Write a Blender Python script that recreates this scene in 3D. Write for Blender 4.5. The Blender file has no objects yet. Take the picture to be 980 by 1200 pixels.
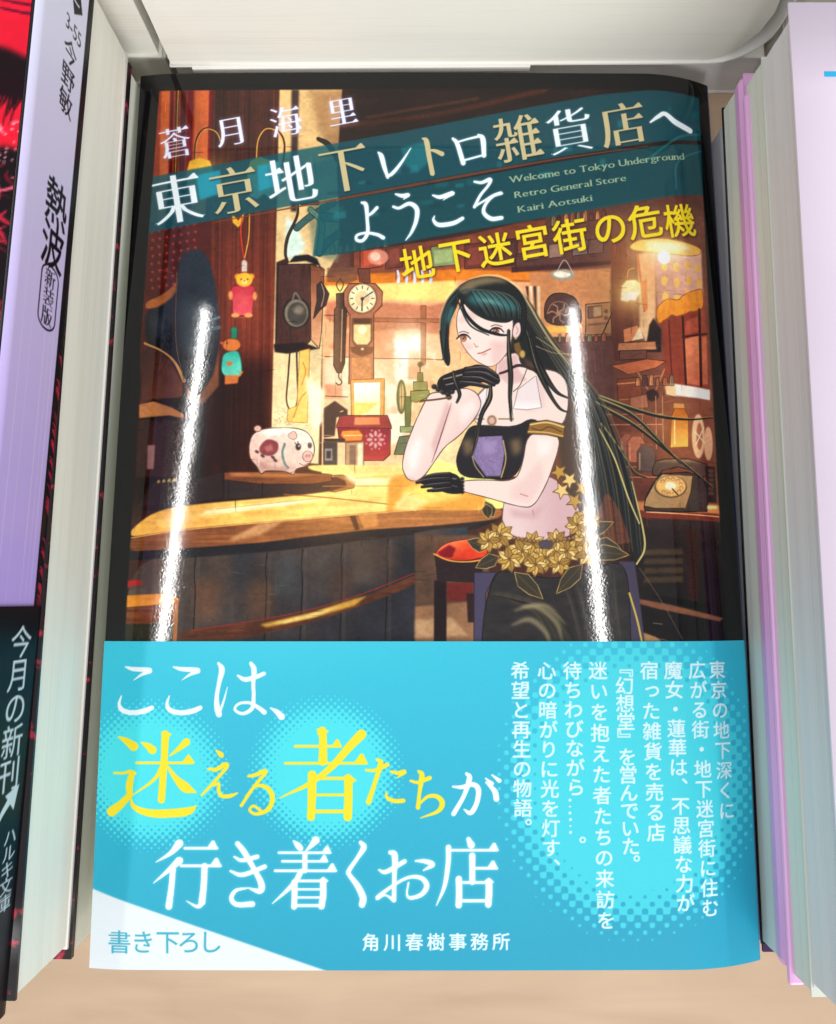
import bpy, bmesh, math, random
import numpy as np
from mathutils import Vector

random.seed(7)
RNG = np.random.default_rng(11)
MM = 0.001
scene = bpy.context.scene
COL = scene.collection

# ------------------------------------------------------------------ camera
H0 = 16.0                      # height of the featured book's cover above the table (mm)
CAM_H = H0 + 128.1
cam_data = bpy.data.cameras.new('camera')
cam = bpy.data.objects.new('camera', cam_data)
COL.objects.link(cam)
cam.location = (0, 0, CAM_H * MM)
cam.rotation_euler = (math.radians(6.5), 0, 0)
cam_data.sensor_fit = 'VERTICAL'
cam_data.sensor_height = 24.0
cam_data.lens = 920 / 1200 * 24.0
cam_data.clip_start = 0.005
cam_data.clip_end = 50
scene.camera = cam

# ------------------------------------------------------------------ world, lamps, exposure
world = bpy.data.worlds.new('World')
scene.world = world
world.use_nodes = True
bg = world.node_tree.nodes['Background']
bg.inputs[0].default_value = (0.93, 0.97, 1.0, 1)
bg.inputs[1].default_value = 0.50


def ceiling_tube(x, y, rot, watts, width=0.016, length=2.5):
    ld = bpy.data.lights.new('ceiling_tube', 'AREA')
    ld.shape = 'RECTANGLE'
    ld.size = width
    ld.size_y = length
    ld.energy = watts
    ld.color = (1.0, 0.985, 0.96)
    lo = bpy.data.objects.new('ceiling_tube', ld)
    COL.objects.link(lo)
    lo.location = (x, y, H0 * MM + 2.0)
    lo.rotation_euler = (0, 0, rot)
    return lo


ceiling_tube(-0.75, -0.19, math.radians(-4.0), 10)
ceiling_tube(0.53, -0.19, math.radians(2.3), 10)

# added soft area lamp behind the camera, brightens the faces turned towards it
wd = bpy.data.lights.new('added_rear_light', 'AREA')
wd.shape = 'RECTANGLE'
wd.size, wd.size_y = 2.4, 1.0
wd.energy = 50
wd.color = (1.0, 0.99, 0.97)
wo = bpy.data.objects.new('added_rear_light', wd)
COL.objects.link(wo)
wo.location = (0.7, -2.2, 1.05)
wo.rotation_euler = (Vector((0, 0, 0)) - Vector(wo.location)).to_track_quat('-Z', 'Y').to_euler()

scene.view_settings.view_transform = 'Standard'
scene.view_settings.look = 'None'
scene.view_settings.exposure = 0.1
scene.view_settings.gamma = 1.0


# ------------------------------------------------------------------ scene helpers
def put(o, parent=None):
    COL.objects.link(o)
    if parent is not None:
        o.parent = parent
    return o


def tag(o, label=None, cat=None, group=None, kind=None):
    if label:
        o['label'] = label
    if cat:
        o['category'] = cat
    if group:
        o['group'] = group
    if kind:
        o['kind'] = kind
    return o


def empty(name, loc, rz=0.0):
    o = bpy.data.objects.new(name, None)
    o.empty_display_size = 0.01
    COL.objects.link(o)
    o.location = [c * MM for c in loc]
    o.rotation_euler = (0, 0, rz)
    return o


def srgb(r, g, b):
    out = []
    for c in (r, g, b):
        c /= 255.0
        out.append(c / 12.92 if c <= 0.04045 else ((c + 0.055) / 1.055) ** 2.4)
    return tuple(out) + (1.0,)


def new_mat(name):
    m = bpy.data.materials.new(name)
    m.use_nodes = True
    return m, m.node_tree, m.node_tree.nodes['Principled BSDF']


def node(nt, kind, **kw):
    n = nt.nodes.new(kind)
    for k, v in kw.items():
        setattr(n, k, v)
    return n


def mesh_from_arrays(name, verts, quads, smooth=True):
    """verts (N,3) in mm, quads (M,4) index array."""
    me = bpy.data.meshes.new(name)
    nv, nf = len(verts), len(quads)
    me.vertices.add(nv)
    me.vertices.foreach_set('co', (np.asarray(verts, np.float32) * MM).ravel())
    me.loops.add(nf * 4)
    me.loops.foreach_set('vertex_index', np.asarray(quads, np.int32).ravel())
    me.polygons.add(nf)
    me.polygons.foreach_set('loop_start', np.arange(0, nf * 4, 4, dtype=np.int32))
    me.polygons.foreach_set('use_smooth', np.full(nf, smooth, dtype=bool))
    me.update(calc_edges=True)
    me.validate()
    return me


def set_print(me, rgb):
    """store the printed ink colours (0-255 sRGB per vertex) as a colour attribute."""
    a = me.color_attributes.new('ink', 'BYTE_COLOR', 'POINT')
    c = np.ones((len(rgb), 4), np.float32)
    c[:, :3] = np.clip(rgb / 255.0, 0, 1)
    a.data.foreach_set('color_srgb', c.ravel())


def grid_quads(nr, nc, flip=False):
    i = np.arange(nr * nc).reshape(nr, nc)
    q = np.stack([i[:-1, :-1], i[:-1, 1:], i[1:, 1:], i[1:, :-1]], -1).reshape(-1, 4)
    return q[:, ::-1] if flip else q
# ------------------------------------------------------------------ ink: a small painter for printed surfaces
def catmull(pts, n=8, closed=False):
    p = np.asarray(pts, float)
    if len(p) < 3:
        return p
    if closed:
        q = np.vstack([p[-1:], p, p[:2]])
    else:
        q = np.vstack([2 * p[:1] - p[1:2], p, 2 * p[-1:] - p[-2:-1]])
    t = np.linspace(0, 1, n, endpoint=False)[:, None]
    out = []
    for k in range(1, len(q) - 2):
        a, b, c, d = q[k - 1], q[k], q[k + 1], q[k + 2]
        out.append(0.5 * (2 * b + (c - a) * t + (2 * a - 5 * b + 4 * c - d) * t * t + (3 * b - a - 3 * c + d) * t ** 3))
    r = np.vstack(out)
    return r if closed else np.vstack([r, p[-1:]])


def rounded(pts, n=2):
    """corner-cutting: keeps the outline's gesture, loses its facets."""
    p = np.asarray(pts, float)
    for _ in range(n):
        q = np.roll(p, -1, 0)
        p = np.stack([p * .78 + q * .22, p * .22 + q * .78], 1).reshape(-1, 2)
    return p


def box1(a, r, axis):
    n = 2 * r + 1
    pad = [(0, 0)] * a.ndim
    pad[axis] = (r + 1, r)
    c = np.cumsum(np.pad(a, pad, mode='edge'), axis=axis)
    if axis == 0:
        return (c[n:] - c[:-n]) / n
    return (c[:, n:] - c[:, :-n]) / n


def blur(a, r):
    r = int(round(r))
    if r < 1:
        return a
    for _ in range(2):
        a = box1(box1(a, r, 0), r, 1)
    return a


def value_noise(h, w, cy, cx, oct=4):
    out = np.zeros((h, w), np.float32)
    amp, tot = 1.0, 0.0
    for o in range(oct):
        gy, gx = max(2, int(h / cy) + 2), max(2, int(w / cx) + 2)
        g = RNG.random((gy + 1, gx + 1)).astype(np.float32)
        yy = np.linspace(0, gy - 1.001, h)
        xx = np.linspace(0, gx - 1.001, w)
        y0 = yy.astype(int); x0 = xx.astype(int)
        fy = (yy - y0)[:, None]; fx = (xx - x0)[None]
        fy = fy * fy * (3 - 2 * fy); fx = fx * fx * (3 - 2 * fx)
        a = g[y0][:, x0]; b = g[y0][:, x0 + 1]; c = g[y0 + 1][:, x0]; d = g[y0 + 1][:, x0 + 1]
        out += amp * ((a * (1 - fx) + b * fx) * (1 - fy) + (c * (1 - fx) + d * fx) * fy)
        tot += amp
        amp *= 0.55; cy = max(cy / 2, 1.2); cx = max(cx / 2, 1.2)
    return out / tot


class Ink:
    def __init__(s, x0, y0, x1, y1, S, base):
        s.x0, s.y0, s.S = x0, y0, S
        s.w, s.h = int((x1 - x0) * S), int((y1 - y0) * S)
        s.a = np.empty((s.h, s.w, 3), np.float32)
        s.a[:] = base

    def mask(s, polys, soft=0.5):
        """coverage (0-1) of closed polygons (photo-independent layout units), nonzero winding."""
        P = [(np.asarray(p, float)[:, :2] - (s.x0, s.y0)) * s.S for p in polys]
        allp = np.vstack(P)
        pad = int(3 + soft * s.S * 3)
        bx0 = max(0, int(allp[:, 0].min()) - pad); bx1 = min(s.w, int(allp[:, 0].max()) + pad + 2)
        by0 = max(0, int(allp[:, 1].min()) - pad); by1 = min(s.h, int(allp[:, 1].max()) + pad + 2)
        if bx1 <= bx0 or by1 <= by0:
            return None
        W, Hh = bx1 - bx0, by1 - by0
        SS = 3                                    # sub-rows
        acc = np.zeros((Hh * SS, W + 2), np.float32)
        for p in P:
            q = np.roll(p, -1, 0)
            for (xa, ya), (xb, yb) in zip(p, q):
                if ya == yb:
                    continue
                sg = 1.0
                if ya > yb:
                    xa, ya, xb, yb = xb, yb, xa, ya; sg = -1.0
                r0 = max(by0 * SS, math.ceil(ya * SS - 0.5)); r1 = min(by1 * SS - 1, math.ceil(yb * SS - 0.5) - 1)
                if r1 < r0:
                    continue
                r = np.arange(r0, r1 + 1)
                x = np.clip(xa + ((r + 0.5) / SS - ya) * (xb - xa) / (yb - ya) - bx0, 0, W)
                c = x.astype(int); f = (x - c).astype(np.float32)
                np.add.at(acc, (r - by0 * SS, c), sg * (1 - f))
                np.add.at(acc, (r - by0 * SS, c + 1), sg * f)
        m = np.clip(np.abs(np.cumsum(acc, 1)[:, :W]), 0, 1).reshape(Hh, SS, W).mean(1)
        rad = soft * s.S
        if rad >= 0.8:
            m = blur(m, rad)
        return m, bx0, by0, bx1, by1

    def apply(s, mk, col, alpha=1.0, grad=None, tex=None, mode='n'):
        if mk is None:
            return
        m, x0, y0, x1, y1 = mk
        reg = s.a[y0:y1, x0:x1]
        c = np.empty_like(reg); c[:] = col
        if grad is not None:
            col2, (gx0, gy0), (gx1, gy1) = grad
            xs = (np.arange(x0, x1) + .5) / s.S + s.x0; ys = (np.arange(y0, y1) + .5) / s.S + s.y0
            dx, dy = gx1 - gx0, gy1 - gy0
            t = np.clip(((xs[None] - gx0) * dx + (ys[:, None] - gy0) * dy) / (dx * dx + dy * dy), 0, 1)[..., None]
            c = c * (1 - t) + np.asarray(col2, np.float32) * t
        if tex is not None:
            amt, cx, cy = tex
            n = value_noise(y1 - y0, x1 - x0, cy * s.S, cx * s.S) - 0.5
            c = c * (1 + amt * 2.0 * n[..., None])
        k = (m * alpha)[..., None]
        if mode == 'n':
            reg[:] = reg * (1 - k) + c * k
        elif mode == 'screen':
            reg[:] = 255 - (255 - reg) * (1 - c / 255 * k)
        elif mode == 'mul':
            reg[:] = reg * (1 - k + k * c / 255)

    def poly(s, pts, col, alpha=1.0, soft=0.45, smooth=None, line=None, lw=0.8, **kw):
        p = np.asarray(pts, float) if smooth is None else catmull(pts, 8, True) if smooth else rounded(pts)
        s.apply(s.mask([p], soft), col, alpha, **kw)
        if line is not None:
            q = np.vstack([p, p[:1]])
            if len(q) < 24:
                t = np.linspace(0, 1, 6, endpoint=False)[:, None]
                q = np.vstack([q[k] * (1 - t) + q[k + 1] * t for k in range(len(q) - 1)] + [q[:1]])
            al = np.r_[0, np.cumsum(np.hypot(*np.diff(q, axis=0).T))]
            ww = lw * (.72 + .5 * np.abs(np.sin(al * .11 + q[0, 0])))
            s.stroke(np.column_stack([q, ww]), 0, line, raw=True)

    def ell(s, cx, cy, rx, ry, col, rot=0.0, **kw):
        t = np.linspace(0, 2 * math.pi, 40, endpoint=False)
        c, n = math.cos(rot), math.sin(rot)
        x, y = rx * np.cos(t), ry * np.sin(t)
        s.poly(np.stack([cx + x * c - y * n, cy + x * n + y * c], 1), col, **kw)

    @staticmethod
    def ribbon(pts, w, n=9, raw=False):
        p = np.asarray(pts, float)
        if p.shape[1] == 2:
            ww = np.full(len(p), float(w)) if np.isscalar(w) else np.interp(np.linspace(0, 1, len(p)), np.linspace(0, 1, len(w)), w)
            p = np.column_stack([p, ww])
        if not raw:
            p = catmull(p, n)
        keep = np.r_[True, np.hypot(*np.diff(p[:, :2], axis=0).T) > 1e-6]
        p = p[keep]
        d = np.gradient(p[:, :2], axis=0)
        d /= np.maximum(np.hypot(d[:, 0], d[:, 1]), 1e-9)[:, None]
        nrm = np.stack([-d[:, 1], d[:, 0]], 1) * (np.maximum(p[:, 2:3], 0.02) / 2)
        out = [np.vstack([p[:, :2] + nrm, (p[:, :2] - nrm)[::-1]])]
        t = np.linspace(0, 2 * math.pi, 14, endpoint=False)[::-1]
        for e in (0, -1):
            r = p[e, 2] / 2
            out.append(np.stack([p[e, 0] + r * np.cos(t), p[e, 1] + r * np.sin(t)], 1))
        # all pieces wound the same way
        res = []
        for o in out:
            x, y = o[:, 0], o[:, 1]
            ar = np.sum(x * np.roll(y, -1) - y * np.roll(x, -1))
            res.append(o if ar > 0 else o[::-1])
        return res

    def stroke(s, pts, w, col, alpha=1.0, soft=0.35, raw=False, **kw):
        s.apply(s.mask(s.ribbon(pts, w, raw=raw), soft), col, alpha, **kw)

    def glow(s, cx, cy, r, col, alpha=0.6, ry=None):
        ry = ry or r
        x0 = max(0, int((cx - 2.6 * r - s.x0) * s.S)); x1 = min(s.w, int((cx + 2.6 * r - s.x0) * s.S))
        y0 = max(0, int((cy - 2.6 * ry - s.y0) * s.S)); y1 = min(s.h, int((cy + 2.6 * ry - s.y0) * s.S))
        if x1 <= x0 or y1 <= y0:
            return
        xs = (np.arange(x0, x1) / s.S + s.x0 - cx) / r; ys = (np.arange(y0, y1) / s.S + s.y0 - cy) / ry
        m = np.exp(-(xs[None] ** 2 + ys[:, None] ** 2))
        s.apply((m, x0, y0, x1, y1), col, alpha, mode='screen')

    def sample(s, x, y):
        fx = np.clip((x - s.x0) * s.S - .5, 0, s.w - 1.001); fy = np.clip((y - s.y0) * s.S - .5, 0, s.h - 1.001)
        ix = fx.astype(int); iy = fy.astype(int)
        ix1 = np.minimum(ix + 1, s.w - 1); iy1 = np.minimum(iy + 1, s.h - 1)
        tx = (fx - ix)[:, None]; ty = (fy - iy)[:, None]
        return (s.a[iy, ix] * (1 - tx) + s.a[iy, ix1] * tx) * (1 - ty) + (s.a[iy1, ix] * (1 - tx) + s.a[iy1, ix1] * tx) * ty


# lettering: outlines of Blender's own built-in font
_glyphs = {}


def glyph(ch):
    """closed outlines of one character, em = 1, y down, centred on its ideographic box."""
    if ch in _glyphs:
        return _glyphs[ch]
    cu = bpy.data.curves.new('lettering_probe', 'FONT')
    cu.body = ch
    ob = bpy.data.objects.new('lettering_probe', cu)
    COL.objects.link(ob)
    bpy.context.view_layer.update()
    c2 = ob.to_curve(bpy.context.evaluated_depsgraph_get())
    out = []
    for sp in c2.splines:
        bp = sp.bezier_points
        n = len(bp)
        pts = []
        for i in range(n):
            a, b = bp[i], bp[(i + 1) % n]
            p0, p1, p2, p3 = (np.array(v[:2]) for v in (a.co, a.handle_right, b.handle_left, b.co))
            straight = abs(np.cross(p1 - p0, p3 - p0)) + abs(np.cross(p2 - p0, p3 - p0)) < 1e-5
            m = 3 if straight else 6
            for t in np.arange(m) / m:
                pts.append(p0 * (1 - t) ** 3 + 3 * p1 * t * (1 - t) ** 2 + 3 * p2 * t * t * (1 - t) + p3 * t ** 3)
        if len(pts) > 2:
            out.append(np.array(pts))
    ob.to_curve_clear()
    bpy.data.objects.remove(ob)
    bpy.data.curves.remove(cu)
    _glyphs[ch] = out
    return out


def outward(p):
    """offset direction at each outline point; corners take the full step of both edges they join."""
    e = np.roll(p, -1, 0) - p
    e /= np.maximum(np.hypot(e[:, 0], e[:, 1]), 1e-9)[:, None]
    a = np.stack([e[:, 1], -e[:, 0]], 1)          # right of travel
    b = np.roll(a, 1, 0)
    return np.where(np.abs(a) > np.abs(b), a, b)


def styled(ch, style):
    """plain = as drawn; bold = fattened; ming = thin horizontals, full verticals, small serif wedges."""
    g = glyph(ch)
    if not g:
        return []
    allp = np.vstack(g)
    res = []
    # which side is outside: the biggest contour tells
    dense = min(1.0, max(0.0, (len(allp) - 150) / 260.0))
    big = max(g, key=lambda q: np.ptp(q[:, 0]) * np.ptp(q[:, 1]))
    area = np.sum(big[:, 0] * np.roll(big[:, 1], -1) - big[:, 1] * np.roll(big[:, 0], -1))
    sg = 1.0 if area > 0 else -1.0
    for p in g:
        nr = outward(p) * sg
        if style == 'bold':
            q = p + nr * 0.014
        elif style == 'latin':
            q = p + nr * np.array([0.012, -0.006])
        elif style == 'semi':
            q = p + nr * 0.006
        elif style == 'ming':
            q = p + nr * np.array([0.017 - .009 * dense, -0.0190 + .0130 * dense])
        else:
            q = p
        res.append(q)
    if style == 'latin':
        for p in g:
            n = len(p)
            for i in range(0, n, 3):
                a, b = p[i], p[(i + 3) % n]
                if abs(a[1] - b[1]) < .006 and .05 < abs(a[0] - b[0]) < .13:
                    xm, y, up = (a[0] + b[0]) / 2, a[1], (1 if (a[0] - b[0]) * sg > 0 else -1)
                    q = np.array([(xm - .115, y), (xm + .115, y), (xm + .115, y - up * .035), (xm - .115, y - up * .035)])
                    ta = np.sum(q[:, 0] * np.roll(q[:, 1], -1) - q[:, 1] * np.roll(q[:, 0], -1))
                    res.append(q if ta * sg > 0 else q[::-1])
    if style == 'ming':
        extra = []
        for p in g:
            # corner points only
            n = len(p)
            for i in range(0, n):
                a, b = p[i], p[(i + 3) % n] if n > 3 else p[i]
                e = b - a
                ln = math.hypot(*e)
                if 0.045 < ln < 0.09 and abs(e[0]) < 0.012 and i % 3 == 0:
                    nx = e[1] * sg
                    pv, nxt = a - p[i - 3], p[(i + 6) % n] - b
                    flat = abs(pv[1]) < .02 and abs(nxt[1]) < .02 and pv[0] * sg > .05 and nxt[0] * sg < -.05
                    if nx > 0 and flat:             # right-hand end of a bar
                        ymid = (a[1] + b[1]) / 2; x = max(a[0], b[0]) + 0.01
                        tri = np.array([(x + .02, ymid - 0.018), (x - 0.045, ymid + 0.088), (x - 0.075, ymid + 0.085), (x - 0.185, ymid + 0.012), (x - 0.185, ymid - 0.018)])
                        t_area = np.sum(tri[:, 0] * np.roll(tri[:, 1], -1) - tri[:, 1] * np.roll(tri[:, 0], -1))
                        extra.append(tri if t_area * sg > 0 else tri[::-1])
        res += extra
    return res


def letter_polys(ch, cx, cy, w, h, rot=0.0, style='plain', shear=0.0, box=False):
    """one character centred at (cx, cy); w, h = size of the em (or of its own extent when box)."""
    g = styled(ch, style)
    if not g:
        return []
    a = np.vstack(glyph(ch))
    if box:
        mn, mx = a.min(0), a.max(0)
        org = (mn + mx) / 2
        k = np.array([w / max(mx[0] - mn[0], 1e-6), h / max(mx[1] - mn[1], 1e-6)])
    else:
        org = np.array([0.5, 0.38]); k = np.array([w, h])
    c, n = math.cos(rot), math.sin(rot)
    out = []
    for p in g:
        q = (p - org) * k
        x, y = q[:, 0] + shear * q[:, 1], -q[:, 1]
        out.append(np.stack([cx + x * c - y * n, cy + x * n + y * c], 1))
    return out


def text_line(ink, txt, p0, p1, size, col, style='plain', alpha=1.0, soft=0.3):
    """proportional line of Latin text whose ends sit at p0 and p1 (baseline)."""
    adv, x = [], 0.0
    for ch in txt:
        g = glyph(ch)
        if not g:
            adv.append((x, None)); x += 0.28; continue
        a = np.vstack(g)
        adv.append((x - a[:, 0].min(), a)); x += np.ptp(a[:, 0]) + 0.075
    total = x - 0.075
    d = np.subtract(p1, p0); L = math.hypot(*d); kx = L / total
    rot = math.atan2(d[1], d[0]); c, n = math.cos(rot), math.sin(rot)
    polys = []
    for (off, a), ch in zip(adv, txt):
        if a is None:
            continue
        for p in styled(ch, style):
            xx = (p[:, 0] + off) * kx; yy = -p[:, 1] * size
            polys.append(np.stack([p0[0] + xx * c - yy * n, p0[1] + xx * n + yy * c], 1))
    ink.apply(ink.mask(polys, soft), col, alpha)


def frame_of(x, y, k):
    """layout coordinates noted on an enlarged study at (x, y), k times."""
    def f(pts):
        out = []
        for p in pts:
            q = (x + p[0] / k, y + p[1] / k) + tuple(v / k for v in p[2:])
            out.append(q)
        return out
    return f
# ------------------------------------------------------------------ materials
def mat_ink(name, rough, bump=0.0, bump_scale=9000.0, spec=0.5, coat=0.0):
    m, nt, b = new_mat(name)
    a = node(nt, 'ShaderNodeAttribute', attribute_name='ink')
    nt.links.new(a.outputs['Color'], b.inputs['Base Color'])
    b.inputs['Roughness'].default_value = rough
    b.inputs['Specular IOR Level'].default_value = spec
    if coat:
        b.inputs['Coat Weight'].default_value = coat
        b.inputs['Coat Roughness'].default_value = rough * .6
    if bump:
        tc = node(nt, 'ShaderNodeTexCoord')
        n = node(nt, 'ShaderNodeTexNoise')
        n.inputs['Scale'].default_value = bump_scale
        n.inputs['Detail'].default_value = 2.0
        n2 = node(nt, 'ShaderNodeTexNoise')
        n2.inputs['Scale'].default_value = bump_scale * .085
        ad = node(nt, 'ShaderNodeMath', operation='MULTIPLY_ADD')
        ad.inputs[1].default_value = 2.5
        bp = node(nt, 'ShaderNodeBump')
        bp.inputs['Strength'].default_value = bump
        bp.inputs['Distance'].default_value = 0.00002
        nt.links.new(tc.outputs['Object'], n.inputs['Vector'])
        nt.links.new(tc.outputs['Object'], n2.inputs['Vector'])
        nt.links.new(n2.outputs['Fac'], ad.inputs[0])
        nt.links.new(n.outputs['Fac'], ad.inputs[2])
        nt.links.new(ad.outputs[0], bp.inputs['Height'])
        nt.links.new(bp.outputs['Normal'], b.inputs['Normal'])
    return m


def mat_paper(name, col, rough=0.45, var=0.06, scale=60.0, spec=0.4):
    m, nt, b = new_mat(name)
    tc = node(nt, 'ShaderNodeTexCoord')
    n = node(nt, 'ShaderNodeTexNoise')
    n.inputs['Scale'].default_value = scale
    n.inputs['Detail'].default_value = 5.0
    r = node(nt, 'ShaderNodeValToRGB')
    r.color_ramp.elements[0].position = .3
    r.color_ramp.elements[1].position = .7
    r.color_ramp.elements[0].color = [c * (1 - var) for c in col[:3]] + [1]
    r.color_ramp.elements[1].color = [min(1, c * (1 + var)) for c in col[:3]] + [1]
    nt.links.new(tc.outputs['Object'], n.inputs['Vector'])
    nt.links.new(n.outputs['Fac'], r.inputs['Fac'])
    nt.links.new(r.outputs['Color'], b.inputs['Base Color'])
    b.inputs['Roughness'].default_value = rough
    b.inputs['Specular IOR Level'].default_value = spec
    return m


def mat_pages(name, col, col2):
    """page edges: fine leaves along the block with slow tonal drift."""
    m, nt, b = new_mat(name)
    tc = node(nt, 'ShaderNodeTexCoord')
    mp = node(nt, 'ShaderNodeMapping')
    mp.inputs['Scale'].default_value = (30, 30, 5200)
    n = node(nt, 'ShaderNodeTexNoise')
    n.inputs['Scale'].default_value = 1.0
    n.inputs['Detail'].default_value = 3.0
    mp2 = node(nt, 'ShaderNodeMapping')
    mp2.inputs['Scale'].default_value = (8, 8, 240)
    n2 = node(nt, 'ShaderNodeTexNoise')
    n2.inputs['Scale'].default_value = 1.0
    n2.inputs['Detail'].default_value = 2.0
    mx = node(nt, 'ShaderNodeMath', operation='ADD')
    r = node(nt, 'ShaderNodeValToRGB')
    r.color_ramp.elements[0].position = .6
    r.color_ramp.elements[1].position = 1.3
    r.color_ramp.elements[0].color = col2
    r.color_ramp.elements[1].color = col
    bp = node(nt, 'ShaderNodeBump')
    bp.inputs['Strength'].default_value = .35
    bp.inputs['Distance'].default_value = .0001
    L = nt.links.new
    L(tc.outputs['Object'], mp.inputs['Vector']); L(tc.outputs['Object'], mp2.inputs['Vector'])
    L(mp.outputs['Vector'], n.inputs['Vector']); L(mp2.outputs['Vector'], n2.inputs['Vector'])
    L(n.outputs['Fac'], mx.inputs[0]); L(n2.outputs['Fac'], mx.inputs[1])
    L(mx.outputs[0], r.inputs['Fac']); L(r.outputs['Color'], b.inputs['Base Color'])
    L(n.outputs['Fac'], bp.inputs['Height']); L(bp.outputs['Normal'], b.inputs['Normal'])
    b.inputs['Roughness'].default_value = .8
    b.inputs['Specular IOR Level'].default_value = .2
    return m


def mat_wood(name):
    m, nt, b = new_mat(name)
    tc = node(nt, 'ShaderNodeTexCoord')
    mp = node(nt, 'ShaderNodeMapping')
    mp.inputs['Scale'].default_value = (20, 110, 40)
    n = node(nt, 'ShaderNodeTexNoise')
    n.inputs['Scale'].default_value = 1.6
    n.inputs['Detail'].default_value = 6.0
    n.inputs['Distortion'].default_value = .6
    r = node(nt, 'ShaderNodeValToRGB')
    r.color_ramp.elements[0].position = .25
    r.color_ramp.elements[1].position = .75
    r.color_ramp.elements[0].color = srgb(184, 156, 130)
    r.color_ramp.elements[1].color = srgb(202, 174, 147)
    L = nt.links.new
    L(tc.outputs['Object'], mp.inputs['Vector']); L(mp.outputs['Vector'], n.inputs['Vector'])
    L(n.outputs['Fac'], r.inputs['Fac']); L(r.outputs['Color'], b.inputs['Base Color'])
    b.inputs['Roughness'].default_value = .5
    return m


def mat_speckle(name, dark, light):
    """dark jacket printed with scattered red marks."""
    m, nt, b = new_mat(name)
    tc = node(nt, 'ShaderNodeTexCoord')
    n = node(nt, 'ShaderNodeTexNoise')
    n.inputs['Scale'].default_value = 420
    n.inputs['Detail'].default_value = 4
    r = node(nt, 'ShaderNodeValToRGB')
    r.color_ramp.elements[0].position = .60
    r.color_ramp.elements[1].position = .70
    r.color_ramp.elements[0].color = dark
    r.color_ramp.elements[1].color = light
    L = nt.links.new
    L(tc.outputs['Object'], n.inputs['Vector']); L(n.outputs['Fac'], r.inputs['Fac']); L(r.outputs['Color'], b.inputs['Base Color'])
    b.inputs['Roughness'].default_value = .28
    return m


M_INK_GLOSS = mat_ink('ink_gloss', .042, bump=.105, bump_scale=2600.0, spec=.42)
M_INK_BAND = mat_ink('ink_band', .46, bump=.3, bump_scale=4000.0, spec=.3)
M_INK_SATIN = mat_ink('ink_satin', .34, bump=.1, bump_scale=3000.0, spec=.12)
M_PAGES = mat_pages('page_edges', srgb(246, 246, 234), srgb(232, 232, 216))
M_PAGES_GREY = mat_pages('page_edges_grey', srgb(234, 230, 230), srgb(222, 217, 217))
M_PAGES_GREEN = mat_pages('page_edges_pale_green', srgb(230, 233, 222), srgb(216, 219, 206))
M_PAGES_TAN = mat_pages('page_edges_tan', srgb(230, 227, 217), srgb(217, 212, 200))
M_PINK = mat_paper('pink_jacket', srgb(255, 236, 254), rough=.25, var=.02)
M_PINK2 = mat_paper('pink_spine', srgb(232, 176, 228), rough=.22, var=.03)
M_WHITE = mat_paper('white_jacket', srgb(236, 232, 226), rough=.35, var=.03)
M_LAVENDER = mat_paper('lavender_jacket', srgb(206, 186, 236), rough=.3, var=.02)
M_DARK = mat_paper('black_jacket', srgb(26, 24, 28), rough=.25, var=.1)
M_PURPLE = mat_paper('purple_jacket', srgb(70, 48, 84), rough=.3, var=.1)
M_NAVY = mat_paper('navy_jacket', srgb(38, 62, 116), rough=.2, var=.06)
M_RED = mat_speckle('red_speckled_jacket', srgb(24, 14, 20), srgb(196, 40, 72))
M_CUT = mat_paper('cut_edge', srgb(46, 46, 50), rough=.7, spec=.1)
M_CUT_BAND = mat_paper('band_cut_edge', srgb(170, 214, 226), rough=.7, spec=.1)
M_WOOD = mat_wood('table_wood')
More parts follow.
